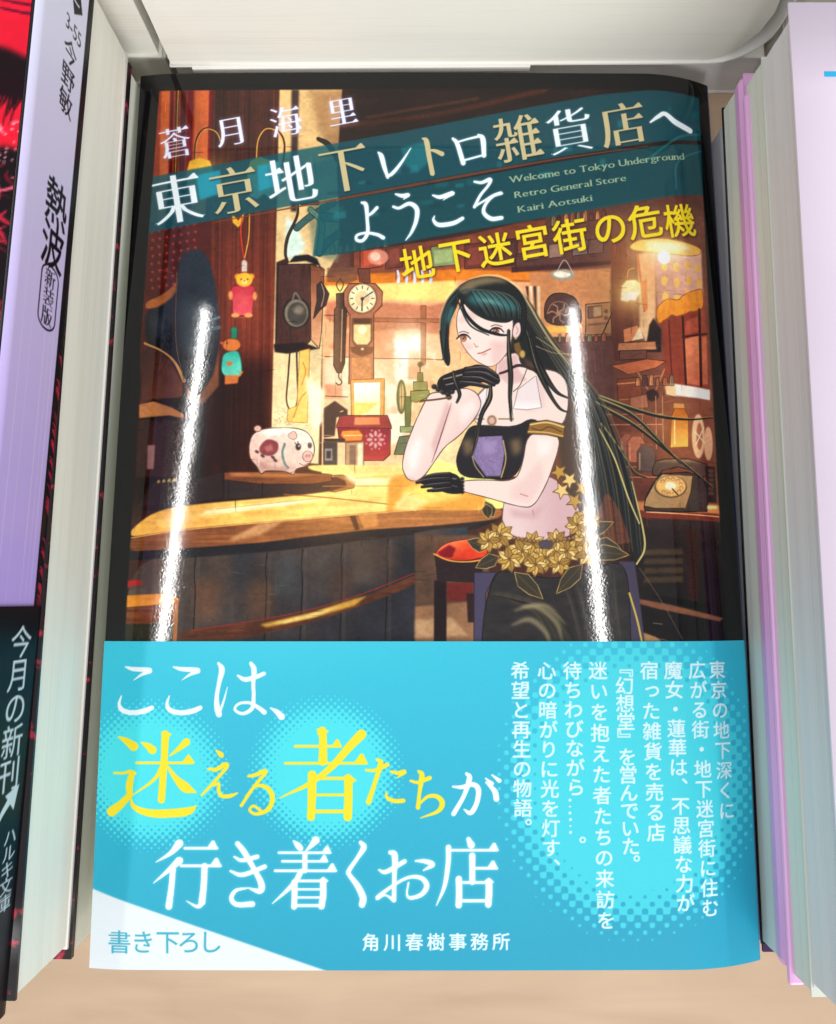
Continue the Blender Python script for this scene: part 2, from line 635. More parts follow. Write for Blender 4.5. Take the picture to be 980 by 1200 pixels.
# ------------------------------------------------------------------ the cover print (layout units, y down)
def paint_cover():
    I = Ink(108, 78, 892, 765, 2.0, (20, 20, 22))
    A = frame_of(150, 240, 3.752); B = frame_of(380, 300, 4.61); C = frame_of(470, 310, 3.769)
    D = frame_of(600, 240, 3.769); E = frame_of(470, 500, 3.267); F = frame_of(140, 480, 2.882); G = frame_of(690, 440, 3.75)
    K = frame_of(150, 60, 2.8); N = frame_of(160, 90, 3.77); O = frame_of(400, 150, 3.92)
    INK = (34, 24, 24)
    P = I.poly; S = I.stroke

    # picture field
    P([(183, 107), (826, 107), (832, 200), (858, 765), (146, 765), (163, 400)], (66, 42, 36), soft=.6, tex=(.12, 60, 60))
    # ---- back wall, warm window area
    P([(378, 300), (600, 290), (640, 330), (640, 560), (378, 560)], (222, 160, 118), grad=((246, 196, 148), (460, 330), (460, 520)))
    P([(378, 336), (535, 330), (535, 356), (378, 352)], (252, 214, 130), soft=2)
    P(B([(10, 350), (10, 262), (100, 250), (300, 262), (440, 270), (560, 280), (680, 262), (680, 440), (560, 430), (500, 405), (400, 415), (300, 425), (120, 400)]), (190, 120, 92), soft=.8)
    P(B([(20, 500), (130, 420), (280, 420), (380, 405), (380, 560), (280, 565), (130, 560)]), (214, 138, 104), soft=1)
    P(B([(385, 440), (440, 470), (520, 430), (525, 700), (385, 690)]), (255, 244, 214), soft=2.5)
    P(B([(455, 520), (520, 520), (520, 680), (455, 680)]), (232, 164, 124), soft=1)
    P(B([(550, 450), (640, 430), (660, 600), (550, 610)]), (238, 182, 140), soft=1.5)
    P(B([(5, 570), (130, 560), (130, 770), (5, 760)]), (246, 204, 168), soft=1)
    P(B([(5, 700), (100, 705), (100, 780), (5, 780)]), (206, 138, 106), soft=.8)
    P(B([(330, 700), (440, 690), (440, 880), (350, 880)]), (252, 226, 190), soft=2)
    P(B([(470, 900), (420, 1010), (330, 1040), (330, 870), (400, 860)]), (255, 236, 206), soft=2)
    for x in (538,):
        P(B([(x - 14, 280), (x + 14, 280), (x + 12, 600), (x - 12, 600)]), (150, 92, 66), line=(96, 56, 42), lw=.7)
    P(B([(275, 345), (640, 352), (640, 372), (275, 366)]), (158, 96, 70), line=(96, 56, 42), lw=.6)
    S(B([(5, 552), (120, 555), (270, 563), (520, 566), (640, 572)]), 1.2, (108, 64, 48))
    S(B([(5, 330), (130, 332)]), 1.6, (120, 74, 54)); S(B([(5, 765), (130, 770)]), 1.0, (60, 40, 36))
    for k in range(26):
        x, y = RNG.uniform(385, 540), RNG.uniform(390, 500)
        P([(x, y), (x + RNG.uniform(3, 9), y + RNG.uniform(-1, 1)), (x + RNG.uniform(3, 9), y + RNG.uniform(3, 12)), (x, y + RNG.uniform(3, 10))], [(255, 238, 210), (196, 128, 98), (236, 176, 132)][k % 3], alpha=.45, soft=.8)
    I.glow(432, 450, 26, (255, 226, 170), .7); I.glow(480, 405, 20, (255, 230, 190), .7)
    # upper shelf of the back wall
    P([(378, 298), (540, 270), (640, 260), (640, 334), (535, 330), (378, 336)], (120, 66, 48), tex=(.15, 20, 6))
    P([(378, 326), (540, 318), (640, 322), (640, 332), (540, 331), (378, 337)], (206, 118, 44), soft=.8)
    for x0, y0, w, h, c in ((384, 290, 30, 32, (74, 46, 40)), (422, 292, 26, 26, (150, 70, 52)), (452, 292, 20, 26, (104, 58, 48)), (505, 292, 30, 24, (128, 140, 96)), (545, 290, 26, 28, (96, 50, 42)), (577, 286, 30, 30, (70, 44, 40))):
        P([(x0, y0), (x0 + w, y0 - 4), (x0 + w, y0 + h - 3), (x0, y0 + h)], c, line=INK, lw=.8)
        P([(x0 + 4, y0 + 4), (x0 + w - 4, y0 + 1), (x0 + w - 4, y0 + h - 7), (x0 + 4, y0 + h - 4)], [v * 1.35 for v in c], alpha=.7)
    I.ell(443, 304, 12, 9, (214, 140, 120)); I.ell(440, 303, 6, 5, (246, 206, 180))
    for k in range(5):
        x = 466 + k * 9.5
        S([(x, 320), (x + 1.5, 327), (x + 1, 333)], [(2.4), 3.4], (210, 214, 240)); S([(x - 1.5, 318), (x - 2, 330)], 1, (70, 60, 80))

    # ---- left: striped hanging, dark panelling, cream pillar
    P([(183, 107), (248, 107), (246, 270), (172, 290), (163, 400)], (156, 66, 42))
    for x0, x1, c in ((186, 196, (206, 108, 62)), (197, 201, (88, 24, 30)), (203, 207, (60, 40, 34)), (209, 216, (72, 30, 32)), (217, 224, (104, 22, 30)), (226, 243, (214, 112, 66)), (243, 249, (112, 24, 34))):
        P([(x0, 107), (x1, 107), (x1 - 2, 220), (x1 - 6, 300), (x0 - 6, 300), (x0 - 2, 220)], c, soft=.5, tex=(.08, 6, 30))
    S([(206, 107), (203, 215)], .8, (226, 176, 90))
    P([(247, 107), (326, 107), (322, 300), (320, 560), (240, 570), (240, 300)], (62, 36, 30), grad=((108, 50, 36), (270, 180), (270, 330)), tex=(.3, 5, 200))
    for k in range(13):
        x = 248 + k * 6.0 + RNG.uniform(-1.5, 1.5)
        S([(x, 107), (x - 1, 300), (x - 4, 545)], RNG.uniform(.5, 1.3), [(36, 20, 18), (122, 62, 44)][k % 3 == 0], alpha=.55, soft=.6)
    P([(152, 440), (205, 440), (240, 420), (322, 420), (320, 560), (300, 590), (150, 600)], (40, 26, 24), alpha=.72, soft=12, mode='mul')
    P([(326, 107), (400, 107), (395, 300), (380, 330), (374, 545), (318, 540)], (214, 178, 126), grad=((238, 214, 164), (350, 200), (350, 480)), tex=(.12, 30, 30))
    P([(340, 107), (349, 107), (347, 250), (340, 250)], (58, 44, 40), soft=.8)
    P([(362, 107), (420, 107), (410, 200), (392, 190), (370, 150)], (150, 110, 76), alpha=.7, soft=4)
    P([(355, 200), (402, 180), (396, 310), (366, 300)], (116, 120, 96), alpha=.8, soft=2)
    P(A([(690, 60), (740, 90), (780, 200), (730, 250), (690, 240)]), (214, 232, 216), soft=2)
    S(A([(745, 0), (740, 60), (700, 150), (690, 220), (700, 260)]), [2.6, 4.2, 3.2], (54, 44, 40))
    # brackets above the pillar, teal shade
    for pts, w, c in ((A([(740, 110), (800, 60), (900, 0)]), 7, (60, 90, 88)), (A([(840, 220), (880, 170), (938, 130)]), 8, (54, 84, 84)), (A([(800, 30), (850, 90), (840, 220)]), 6, (88, 120, 104)), (A([(860, 60), (938, 70)]), 9, (70, 104, 98)), (A([(760, 0), (830, 0)]), 4, (40, 60, 60))):
        S(pts, w + 1.5, (24, 34, 36)); S(pts, w, c)
    # ---- top dark ceiling, beams
    P([(400, 107), (826, 107), (832, 230), (660, 252), (540, 280), (400, 300), (394, 200)], (44, 30, 28), grad=((58, 42, 40), (600, 110), (600, 260)), tex=(.25, 40, 8))
    S([(400, 150), (520, 135), (640, 108)], 5, (104, 56, 38), alpha=.7, soft=1.5); S([(430, 140), (560, 118)], 3, (140, 84, 60), alpha=.5, soft=1)
    S([(372, 165), (384, 172), (395, 190)], [5, 7, 6], (44, 40, 38))

    # ---- chair back / dark mirror on the left
    P([(166, 262), (246, 250), (246, 330), (160, 420)], (84, 38, 34), tex=(.15, 30, 30))
    for r in range(8):
        for c in range(7):
            x = 176 + c * 8.4 + (r % 2) * 1.2; y = 273 + r * 9.4 - c * 1.5
            if y < 340 - c * 1:
                I.ell(x, y, 1.7, 1.8, (150, 46, 46)); I.ell(x - .5, y - .6, .7, .7, (220, 120, 104))
    P(A([(70, 460), (70, 430), (150, 400), (215, 340), (235, 300), (250, 420), (180, 450), (120, 460)]), (176, 106, 62), smooth=False, soft=.7)
    P(A([(215, 260), (240, 215), (290, 195), (335, 215), (370, 300), (395, 450), (402, 600), (380, 740), (320, 850), (245, 780), (205, 700), (150, 650), (68, 612), (68, 465), (130, 455), (205, 400), (212, 330)]), (20, 22, 28), smooth=False, soft=.8, grad=((44, 52, 62), (180, 430), (240, 340)))
    P(A([(215, 420), (330, 430), (360, 560), (300, 700), (230, 640)]), (92, 108, 116), alpha=.45, soft=7); P(A([(80, 500), (160, 490), (190, 560), (120, 600)]), (60, 66, 78), alpha=.6, soft=5)
    S(A([(68, 612), (150, 650), (205, 700), (245, 780)]), [2.6, 2, 2.8, 4], (208, 150, 98))
    P(A([(245, 780), (300, 860), (370, 760), (400, 640), (398, 800), (330, 880), (260, 860)]), (120, 76, 52), soft=1.2)
    S(A([(210, 300), (205, 500), (212, 640), (245, 780)]), 1.0, (110, 84, 66))
    S(A([(345, 520), (398, 500)]), 3, (112, 132, 136), alpha=.7); S(A([(345, 555), (398, 545)]), 4.5, (96, 116, 122), alpha=.6)
    P(A([(60, 640), (180, 690), (240, 790), (240, 850), (100, 860), (48, 880)]), (62, 34, 32), soft=1, grad=((104, 60, 46), (165, 410), (210, 460)))
    P(A([(45, 880), (110, 868), (190, 895), (245, 925), (245, 945), (180, 930), (45, 940)]), (192, 128, 82), soft=.7)
    P(A([(40, 950), (240, 950), (230, 1200), (30, 1200)]), (54, 32, 30), soft=1, tex=(.2, 4, 30))
    P(A([(85, 1060), (118, 1060), (112, 1165), (82, 1165)]), (150, 112, 110), soft=.6)
    for k in range(4):
        x, y = 186 + k * 6.2, 569 - k * .8
        I.ell(x, y, 3.2, 6.8, (40, 28, 22)); I.ell(x, y, 2.4, 5.8, (206, 176, 96)); I.ell(x - .6, y - 2, 1.1, 2, (250, 236, 170))

    # ---- two lamps behind the title band
    for x0 in (232, 304):
        S([(x0 - 6, 192), (x0 - 4, 165), (x0 + 6, 152), (x0 + 20, 155), (x0 + 28, 170), (x0 + 26, 198)], 2.4, (66, 40, 26)); S([(x0 - 5, 188), (x0 - 3, 166), (x0 + 6, 153), (x0 + 19, 156), (x0 + 26, 170)], 1.2, (212, 156, 82))
        P([(x0 - 16, 205), (x0 - 12, 190), (x0, 186), (x0 + 12, 190), (x0 + 16, 200)], (248, 190, 66), soft=.7)
        P([(x0 - 16, 204), (x0 + 15, 198), (x0 + 17, 226), (x0 + 10, 233), (x0 + 4, 229), (x0 - 4, 235), (x0 - 12, 232)], (150, 190, 160), soft=.7)
    # little hanging figures on cords
    P(A([(450, 40), (480, 75), (508, 35), (500, 85), (480, 108), (455, 85)]), (222, 168, 64), line=(90, 54, 26), lw=.6)
    S(A([(497, 60), (492, 130), (505, 240)]), 1.3, (196, 60, 44)); S(A([(530, 50), (527, 150), (510, 240)]), 1.3, (206, 150, 70))
    P(A([(496, 255), (508, 246), (522, 258), (522, 302), (496, 302)]), (214, 190, 176), line=(90, 60, 54), lw=.5)
    P(A([(452, 375), (470, 362), (540, 362), (558, 385), (560, 420), (552, 425), (546, 460), (540, 488), (465, 488), (456, 430), (446, 425), (440, 410)]), (176, 44, 66), smooth=True, line=(96, 24, 36), lw=.8, grad=((214, 84, 96), (285, 345), (279, 372)))
    I.ell(*A([(448, 405)])[0], 2.6, 5.2, (218, 140, 90)); I.ell(*A([(556, 408)])[0], 2.4, 5, (218, 140, 90))
    I.ell(*A([(470, 492)])[0], 5, 2.6, (222, 150, 96)); I.ell(*A([(528, 492)])[0], 5, 2.6, (222, 150, 96))
    I.ell(*A([(478, 322)])[0], 3.4, 3.4, (214, 138, 46)); I.ell(*A([(540, 322)])[0], 3.4, 3.4, (214, 138, 46))
    I.ell(*A([(509, 336)])[0], 9.6, 8.2, (240, 172, 64)); I.ell(*A([(509, 346)])[0], 3.6, 2.8, (250, 206, 120))
    for x in (495, 523):
        I.ell(*A([(x, 334)])[0], .9, 1.1, (50, 24, 18))
    I.ell(*A([(509, 341)])[0], 1, .8, (80, 30, 24))
    P(A([(450, 552), (465, 540), (480, 552), (478, 595), (452, 595)]), (44, 116, 90), line=(20, 48, 40), lw=.5)
    P(A([(425, 660), (470, 648), (490, 665), (500, 730), (490, 760), (440, 762), (412, 740), (412, 690)]), (70, 176, 156), smooth=True, line=(26, 80, 76), lw=.7, grad=((120, 214, 188), (268, 420), (277, 440)))
    I.ell(*A([(454, 622)])[0], 10.4, 7.2, (216, 124, 66)); S(A([(418, 616), (408, 612)]), 3, (190, 90, 50)); I.ell(*A([(434, 614)])[0], 1, 1, (30, 20, 20))
    P(A([(425, 755), (488, 755), (482, 790), (425, 795)]), (206, 120, 66)); I.ell(*A([(446, 704)])[0], 3.4, 2.8, (196, 116, 70)); P(A([(490, 740), (508, 738), (488, 765)]), (222, 140, 74))

    # ---- wall telephone
    P(A([(650, 260), (700, 240), (700, 650), (645, 640)]), (54, 32, 30))
    P(A([(660, 270), (830, 268), (800, 330), (805, 600), (770, 640), (650, 636)]), (66, 42, 38), line=INK, lw=1, tex=(.25, 4, 30))
    P(A([(800, 270), (862, 290), (852, 560), (842, 640), (805, 600)]), (128, 78, 58), line=INK, lw=.9, grad=((220, 160, 120), (366, 330), (372, 400)))
    P(A([(705, 262), (730, 232), (790, 226), (830, 245), (856, 300), (835, 275), (780, 255)]), (28, 24, 26))
    P(A([(830, 360), (850, 345), (885, 400), (870, 450), (845, 470), (815, 510), (830, 430)]), (52, 42, 42), line=INK, lw=.8); S(A([(850, 355), (862, 400), (850, 455)]), 1.2, (150, 120, 100))
    P(A([(640, 620), (770, 612), (845, 640), (700, 662), (645, 655)]), (34, 24, 24))
    I.ell(*A([(740, 482)])[0], 16.5, 18.5, (34, 32, 32)); I.ell(*A([(740, 484)])[0], 14, 16, (120, 108, 92)); I.ell(*A([(743, 486)])[0], 11.5, 13.5, (64, 60, 56)); I.ell(*A([(750, 470)])[0], 6, 5, (150, 136, 112), alpha=.6, soft=1.5)
    S(A([(722, 430), (735, 395), (760, 430)]), 2.2, (96, 88, 78))
    S(A([(712, 655), (705, 760), (698, 860), (712, 905), (735, 905), (748, 850), (745, 760), (742, 650)]), 2.0, (52, 36, 32))
    P(A([(755, 650), (800, 640), (790, 965), (700, 960), (705, 905), (745, 890)]), (240, 190, 104), soft=.6, line=(150, 100, 50), lw=.7)
    S(A([(730, 940), (760, 860), (785, 830)]), 1.6, (180, 120, 60)); S(A([(770, 700), (782, 740), (765, 800)]), 1.2, (180, 120, 60))
    for k in range(40):
        I.ell(RNG.uniform(320, 345), RNG.uniform(480, 500), .7, .7, (120, 90, 76), alpha=.7)
    P(A([(780, 760), (862, 820), (858, 960), (820, 1000)]), (255, 244, 206), soft=2)

    # ---- clock, hanging scale
    P(B([(180, 80), (245, 80), (248, 160), (190, 150)]), (96, 58, 48), line=INK, lw=.8)
    P(B([(15, 75), (180, 70), (180, 140), (130, 160), (15, 150)]), (104, 70, 56), alpha=.8)
    P(B([(135, 160), (275, 160), (316, 205), (312, 280), (268, 322), (270, 700), (135, 700), (140, 330), (105, 280), (105, 205)]), (158, 100, 78), line=(70, 42, 36), lw=1.1, tex=(.12, 4, 12))
    I.ell(*B([(206, 240)])[0], 17.4, 18, (88, 56, 46)); I.ell(*B([(206, 240)])[0], 16, 16.6, (240, 220, 176)); I.ell(*B([(206, 240)])[0], 8.6, 9, (214, 186, 142))
    for k in range(12):
        a = k * math.pi / 6; cx, cy = B([(206, 240)])[0]
        S([(cx + 11 * math.cos(a), cy + 11.4 * math.sin(a)), (cx + 14 * math.cos(a), cy + 14.6 * math.sin(a))], 1.1, (80, 60, 50))
    S(B([(206, 242), (262, 205)]), 1.4, (40, 70, 110)); S(B([(206, 242), (204, 305)]), 1.6, (40, 40, 50)); I.ell(*B([(206, 242)])[0], 2, 2, (40, 34, 34))
    P(B([(150, 345), (262, 345), (262, 470), (240, 500), (170, 500), (150, 470)]), (92, 58, 48)); P(B([(160, 380), (252, 380), (252, 465), (235, 488), (178, 488), (160, 465)]), (232, 200, 140)); I.ell(*B([(208, 408)])[0], 5, 5, (255, 244, 200))
    P(B([(164, 350), (248, 350), (248, 374), (164, 374)]), (60, 42, 38))
    P(B([(140, 500), (270, 500), (262, 535), (205, 555), (150, 530)]), (96, 60, 48)); I.ell(*B([(208, 512)])[0], 1.6, 1.6, (240, 220, 190)); P(B([(150, 560), (255, 560), (255, 680), (150, 680)]), (186, 120, 84), tex=(.2, 4, 4))
    S(B([(90, 0), (92, 130)]), .7, (90, 70, 60)); S(B([(85, 135), (65, 165), (85, 200), (103, 165), (88, 135)]), 1.2, (70, 56, 48))
    P(B([(66, 215), (105, 210), (108, 280), (122, 300), (112, 590), (95, 640), (72, 640), (52, 600), (55, 300), (68, 280)]), (92, 68, 56), line=INK, lw=.9, grad=((50, 38, 36), (396, 420), (404, 420))); S(B([(98, 300), (92, 580)]), 1.2, (170, 136, 112))
    S(B([(80, 640), (82, 668), (98, 690), (82, 706), (66, 695)]), 1.4, (70, 48, 40))
    # framed picture, ornate red box, jars, camera
    P(B([(145, 678), (328, 672), (326, 890), (150, 890)]), (226, 150, 84), line=(110, 62, 40), lw=.8); P(B([(160, 692), (308, 690), (306, 880), (164, 880)]), (250, 224, 150), line=(150, 96, 56), lw=.5, grad=((255, 250, 220), (430, 500), (430, 455)))
    P(B([(165, 800), (305, 800), (240, 850), (165, 880)]), (246, 196, 96), alpha=.8, soft=1)
    P(B([(90, 870), (345, 870), (370, 940), (66, 935)]), (134, 52, 54), line=(52, 20, 26), lw=.9); P(B([(170, 880), (300, 880), (305, 920), (165, 920)]), (226, 132, 92))
    P(B([(75, 935), (362, 940), (360, 1080), (325, 1112), (100, 1112)]), (118, 34, 50), line=(50, 16, 26), lw=.9, grad=((176, 62, 60), (430, 505), (430, 545)))
    cx, cy = B([(281, 1000)])[0]
    for k in range(8):
        a = k * math.pi / 4
        I.ell(cx + 7 * math.cos(a), cy + 7 * math.sin(a), 3.4, 1.7, (214, 160, 158), rot=a); I.ell(cx + 11.5 * math.cos(a + .39), cy + 11.5 * math.sin(a + .39), 1, 1, (222, 170, 164))
    I.ell(cx, cy, 1.4, 1.4, (240, 200, 190))
    P(B([(0, 830), (60, 790), (130, 840), (130, 870), (70, 880), (60, 980), (0, 990)]), (60, 46, 44), soft=.6); S(B([(90, 850), (105, 845)]), 1, (230, 170, 90))
    P(B([(0, 1010), (115, 1010), (115, 1140), (0, 1150)]), (56, 52, 54), line=INK, lw=.8); P(B([(5, 1045), (50, 1045), (50, 1115), (5, 1115)]), (126, 122, 122), line=INK, lw=.6); P(B([(15, 1060), (40, 1060), (40, 1100), (15, 1100)]), (40, 40, 46))
    P(B([(75, 1015), (120, 1015), (118, 1145), (75, 1140)]), (230, 196, 150)); P(B([(120, 1015), (218, 1010), (218, 1145), (120, 1145)]), (180, 140, 110), line=(80, 54, 44), lw=.7); P(B([(140, 1030), (175, 1030), (175, 1135), (140, 1135)]), (120, 92, 78)); P(B([(185, 1020), (212, 1020), (212, 1140), (185, 1140)]), (246, 222, 184))
    P(B([(100, 952), (190, 948), (214, 975), (205, 1005), (120, 1008), (92, 975)]), (222, 128, 66), line=(120, 60, 30), lw=.7); S(B([(110, 978), (205, 976)]), 1.2, (255, 196, 130))
    S(B([(5, 1000), (110, 1000)]), 3, (50, 40, 38))
    # green hand-cranked machine
    gm = (104, 108, 66)
    I.ell(*B([(420, 770)])[0], 5.6, 20, (52, 56, 36)); I.ell(*B([(421, 770)])[0], 4.2, 18.4, gm); I.ell(*B([(422, 770)])[0], 2.4, 15, (228, 176, 130)); S(B([(420, 690), (422, 850)]), 1.2, gm); S(B([(402, 770), (440, 770)]), 1.2, gm)
    P(B([(440, 770), (475, 770), (468, 930), (442, 930)]), (92, 100, 60), line=(40, 44, 30), lw=.8); P(B([(415, 930), (500, 930), (500, 960), (415, 960)]), (140, 150, 100), line=(40, 44, 30), lw=.8); P(B([(410, 985), (490, 975), (450, 1080), (382, 1080)]), (96, 104, 80), line=(40, 40, 30), lw=1)
    P(B([(470, 740), (570, 735), (572, 770), (500, 800), (470, 790)]), (122, 122, 74), line=(40, 44, 30), lw=.8); P(B([(485, 690), (560, 690), (560, 735), (485, 735)]), (132, 128, 80), line=(40, 44, 30), lw=.7); P(B([(508, 640), (535, 640), (538, 690), (505, 690)]), (112, 110, 66), line=(40, 44, 30), lw=.6); I.ell(*B([(521, 596)])[0], 3.2, 3.4, (90, 86, 58)); S(B([(521, 610), (521, 640)]), 1.6, (80, 78, 52))
    S(B([(520, 795), (600, 785), (690, 772)]), 2.6, (120, 88, 50)); S(B([(525, 850), (590, 835), (630, 795)]), .9, (60, 44, 36))

    # ---- right: cabinet with radios, shelves, window and telephone
    P([(640, 255), (832, 222), (840, 420), (852, 620), (720, 640), (640, 560)], (96, 62, 54), tex=(.14, 30, 20), grad=((120, 72, 56), (660, 300), (840, 500)))
    P(D([(80, 310), (440, 290), (440, 590), (90, 600)]), (186, 126, 86), grad=((214, 150, 104), (640, 330), (640, 395)), soft=.8)
    P(D([(20, 230), (440, 150), (520, 240), (440, 265), (20, 305)]), (84, 54, 50), line=INK, lw=.8)
    for x0, c in ((165, (140, 110, 96)), (270, (112, 90, 84)), (340, (98, 70, 64)), (60, (120, 84, 70))):
        P(D([(x0, 200 - (x0 - 60) * .12), (x0 + 70, 190 - (x0 - 60) * .12), (x0 + 66, 250 - (x0 - 60) * .1), (x0, 258 - (x0 - 60) * .1)]), c, line=INK, lw=.7)
    P(D([(0, 285), (440, 258), (445, 275), (0, 310)]), (60, 38, 36))
    I.ell(*D([(228, 320)])[0], 14, 6.5, (150, 140, 128)); I.ell(*D([(225, 317)])[0], 10, 4, (226, 218, 200)); S(D([(200, 310), (235, 255), (275, 315)]), .8, (190, 180, 168))
    for k in range(4):
        P(D([(62 + k * 17, 370), (76 + k * 17, 370), (78 + k * 17, 520), (90 + k * 10, 520)]), [(60, 44, 40), (232, 212, 180), (70, 50, 46), (220, 196, 160)][k])
    P(D([(150, 540), (145, 450), (175, 405), (230, 398), (285, 420), (310, 480), (310, 545)]), (76, 52, 46), smooth=False, line=INK, lw=1.1)
    cx, cy = D([(210, 490)])[0]
    for k in range(6):
        a = k * math.pi / 3
        S([(cx + 3 * math.cos(a), cy + 3 * math.sin(a)), (cx + 8 * math.cos(a + .3), cy + 8 * math.sin(a + .3)), (cx + 13 * math.cos(a), cy + 12 * math.sin(a))], 1.5, (158, 120, 96))
    I.ell(cx, cy, 3, 3, (170, 130, 104)); S([(cx - 14 + 0, cy), (cx - 9, cy - 10), (cx, cy - 14), (cx + 10, cy - 10), (cx + 15, cy)], 1.2, (134, 98, 80))
    P(D([(150, 548), (300, 545), (300, 572), (150, 575)]), (240, 180, 92), soft=.8)
    P(D([(330, 450), (440, 440), (445, 580), (330, 585)]), (160, 116, 84), line=INK, lw=.9); P(D([(340, 462), (400, 455), (402, 505), (340, 512)]), (112, 82, 66), line=INK, lw=.7); P(D([(365, 462), (400, 458), (400, 500), (365, 505)]), (176, 140, 108)); I.ell(*D([(420, 480)])[0], 2.6, 2.6, (100, 70, 56)); I.ell(*D([(420, 510)])[0], 2.6, 2.6, (100, 70, 56)); S(D([(345, 540), (430, 532)]), 3, (120, 86, 66)); S(D([(400, 590), (450, 480)]), 1.4, INK)
    P(D([(40, 600), (450, 585), (455, 610), (40, 630)]), (84, 54, 48))
    P(D([(90, 640), (450, 615), (460, 960), (300, 980), (120, 800)]), (92, 60, 54), tex=(.2, 20, 20))
    for k in range(10):
        S(D([(100 + 33 * k, 640), (110 + 33 * k, 760)]), .7, (120, 84, 70), alpha=.6)
    # right column, hanging lamps, curtain, window
    P(D([(440, 150), (500, 120), (560, 700), (450, 700)]), (92, 50, 44), tex=(.2, 5, 60))
    P(D([(560, 230), (640, 210), (640, 500), (600, 620), (570, 560)]), (206, 144, 104), soft=1.2, grad=((240, 196, 150), (755, 340), (765, 390)))
    S(D([(560, 230), (572, 330), (590, 480)]), 2.5, (170, 80, 56)); P(D([(575, 350), (600, 340), (605, 470), (590, 480)]), (196, 92, 60))
    P(D([(630, 215), (860, 190), (868, 400), (650, 470)]), (176, 128, 112), grad=((226, 178, 158), (770, 300), (830, 300)), soft=.8)
    for x, y in ((680, 280), (735, 280), (790, 268), (840, 275), (680, 345), (737, 350), (795, 335), (850, 340), (684, 415), (740, 420), (790, 395)):
        I.ell(*D([(x, y)])[0], 3.6, 5.6, (240, 176, 96))
    P(D([(640, 470), (690, 420), (745, 430), (770, 400), (840, 370), (866, 365), (872, 450), (830, 478), (800, 470), (770, 500), (740, 505), (715, 490), (690, 515), (650, 540)]), (226, 140, 60), smooth=False, line=(130, 66, 36), lw=.8, tex=(.14, 4, 20))
    P(D([(670, 520), (880, 450), (900, 820), (690, 810)]), (132, 64, 50))
    P(D([(770, 600), (845, 575), (850, 800), (780, 795)]), (222, 138, 100), grad=((196, 112, 82), (815, 395), (815, 450))); P(D([(780, 520), (840, 490), (845, 560), (775, 580)]), (170, 88, 66)); P(D([(850, 460), (875, 455), (885, 560), (855, 565)]), (150, 76, 58)); P(D([(860, 580), (885, 575), (890, 790), (862, 795)]), (190, 108, 80))
    S(D([(765, 500), (780, 800)]), 3, (60, 30, 28)); S(D([(848, 460), (855, 800)]), 3.4, (60, 30, 28)); S(D([(765, 590), (885, 565)]), 2.4, (66, 34, 30)); S(D([(700, 520), (715, 800)]), 2, (92, 44, 38))
    P(D([(600, 620), (612, 540), (630, 510), (650, 540), (665, 560), (665, 660), (600, 660)]), (36, 26, 28))
    P(D([(520, 195), (560, 165), (670, 155), (800, 170), (860, 185), (855, 215), (780, 228), (640, 222), (540, 212)]), (246, 178, 92), smooth=False, soft=.6, line=(150, 86, 44), lw=.7); P(D([(600, 175), (760, 172), (820, 195), (720, 215), (600, 205)]), (255, 228, 170), soft=2)
    I.ell(*D([(678, 240)])[0], 7.5, 8, (255, 246, 226)); I.glow(*D([(680, 215)])[0], 24, (255, 200, 130), .8, ry=14)
    S(D([(545, 290), (520, 300), (515, 330)]), 1, (200, 130, 80))
    P(D([(490, 370), (510, 345), (550, 342), (572, 360), (575, 400), (560, 415), (550, 435), (530, 425), (515, 438), (485, 432)]), (255, 222, 150), soft=.6); P(D([(495, 400), (565, 395), (548, 430), (490, 430)]), (255, 248, 226), soft=1); I.glow(*D([(530, 400)])[0], 15, (255, 190, 110), .75)
    # stacked boxes on a bracket shelf
    P(D([(495, 560), (560, 540), (590, 600), (500, 620)]), (206, 130, 90), line=INK, lw=.6); P(D([(535, 610), (570, 545), (588, 600)]), (246, 220, 180)); P(D([(475, 620), (640, 612), (645, 650), (470, 655)]), (190, 128, 92), line=INK, lw=.7); P(D([(480, 655), (600, 650), (600, 690), (480, 695)]), (110, 70, 58), line=INK, lw=.7)
    P(D([(440, 720), (600, 690), (690, 700), (640, 730), (520, 760)]), (190, 108, 72), line=INK, lw=.7)
    S(D([(560, 745), (610, 830), (640, 850)]), 1.8, (176, 112, 80)); S(D([(680, 735), (640, 830)]), 1.8, (176, 112, 80)); S(D([(585, 770), (670, 765)]), 1.2, (176, 112, 80)); I.ell(*D([(625, 850)])[0], 8, 7, (50, 34, 34))
    P(D([(690, 800), (720, 798), (900, 815), (900, 860), (720, 850), (690, 842)]), (255, 240, 226), soft=.7); P(D([(680, 800), (730, 800), (735, 850), (690, 850)]), (246, 196, 150), soft=1)
    # jars
    P(D([(470, 780), (560, 770), (580, 830), (575, 900), (475, 905)]), (134, 74, 54), line=(70, 34, 28), lw=.8); S(D([(472, 800), (565, 793)]), 1.4, (220, 150, 100)); S(D([(480, 870), (572, 865)]), 1.2, (190, 120, 84)); P(D([(525, 860), (600, 845), (610, 905), (528, 908)]), (170, 110, 86), line=(80, 44, 36), lw=.7)
    P(G([(60, 180), (560, 170), (575, 560), (220, 580), (150, 400), (70, 330)]), (110, 62, 50), soft=1, tex=(.2, 20, 20))
    for y in (180, 225, 410, 455):
        S(G([(70, y), (330, y - 2)]), 1.1, (196, 130, 92))
    for x in (240, 300, 330):
        S(G([(x, 100), (x + 4, 330)]), .9, (190, 128, 94))
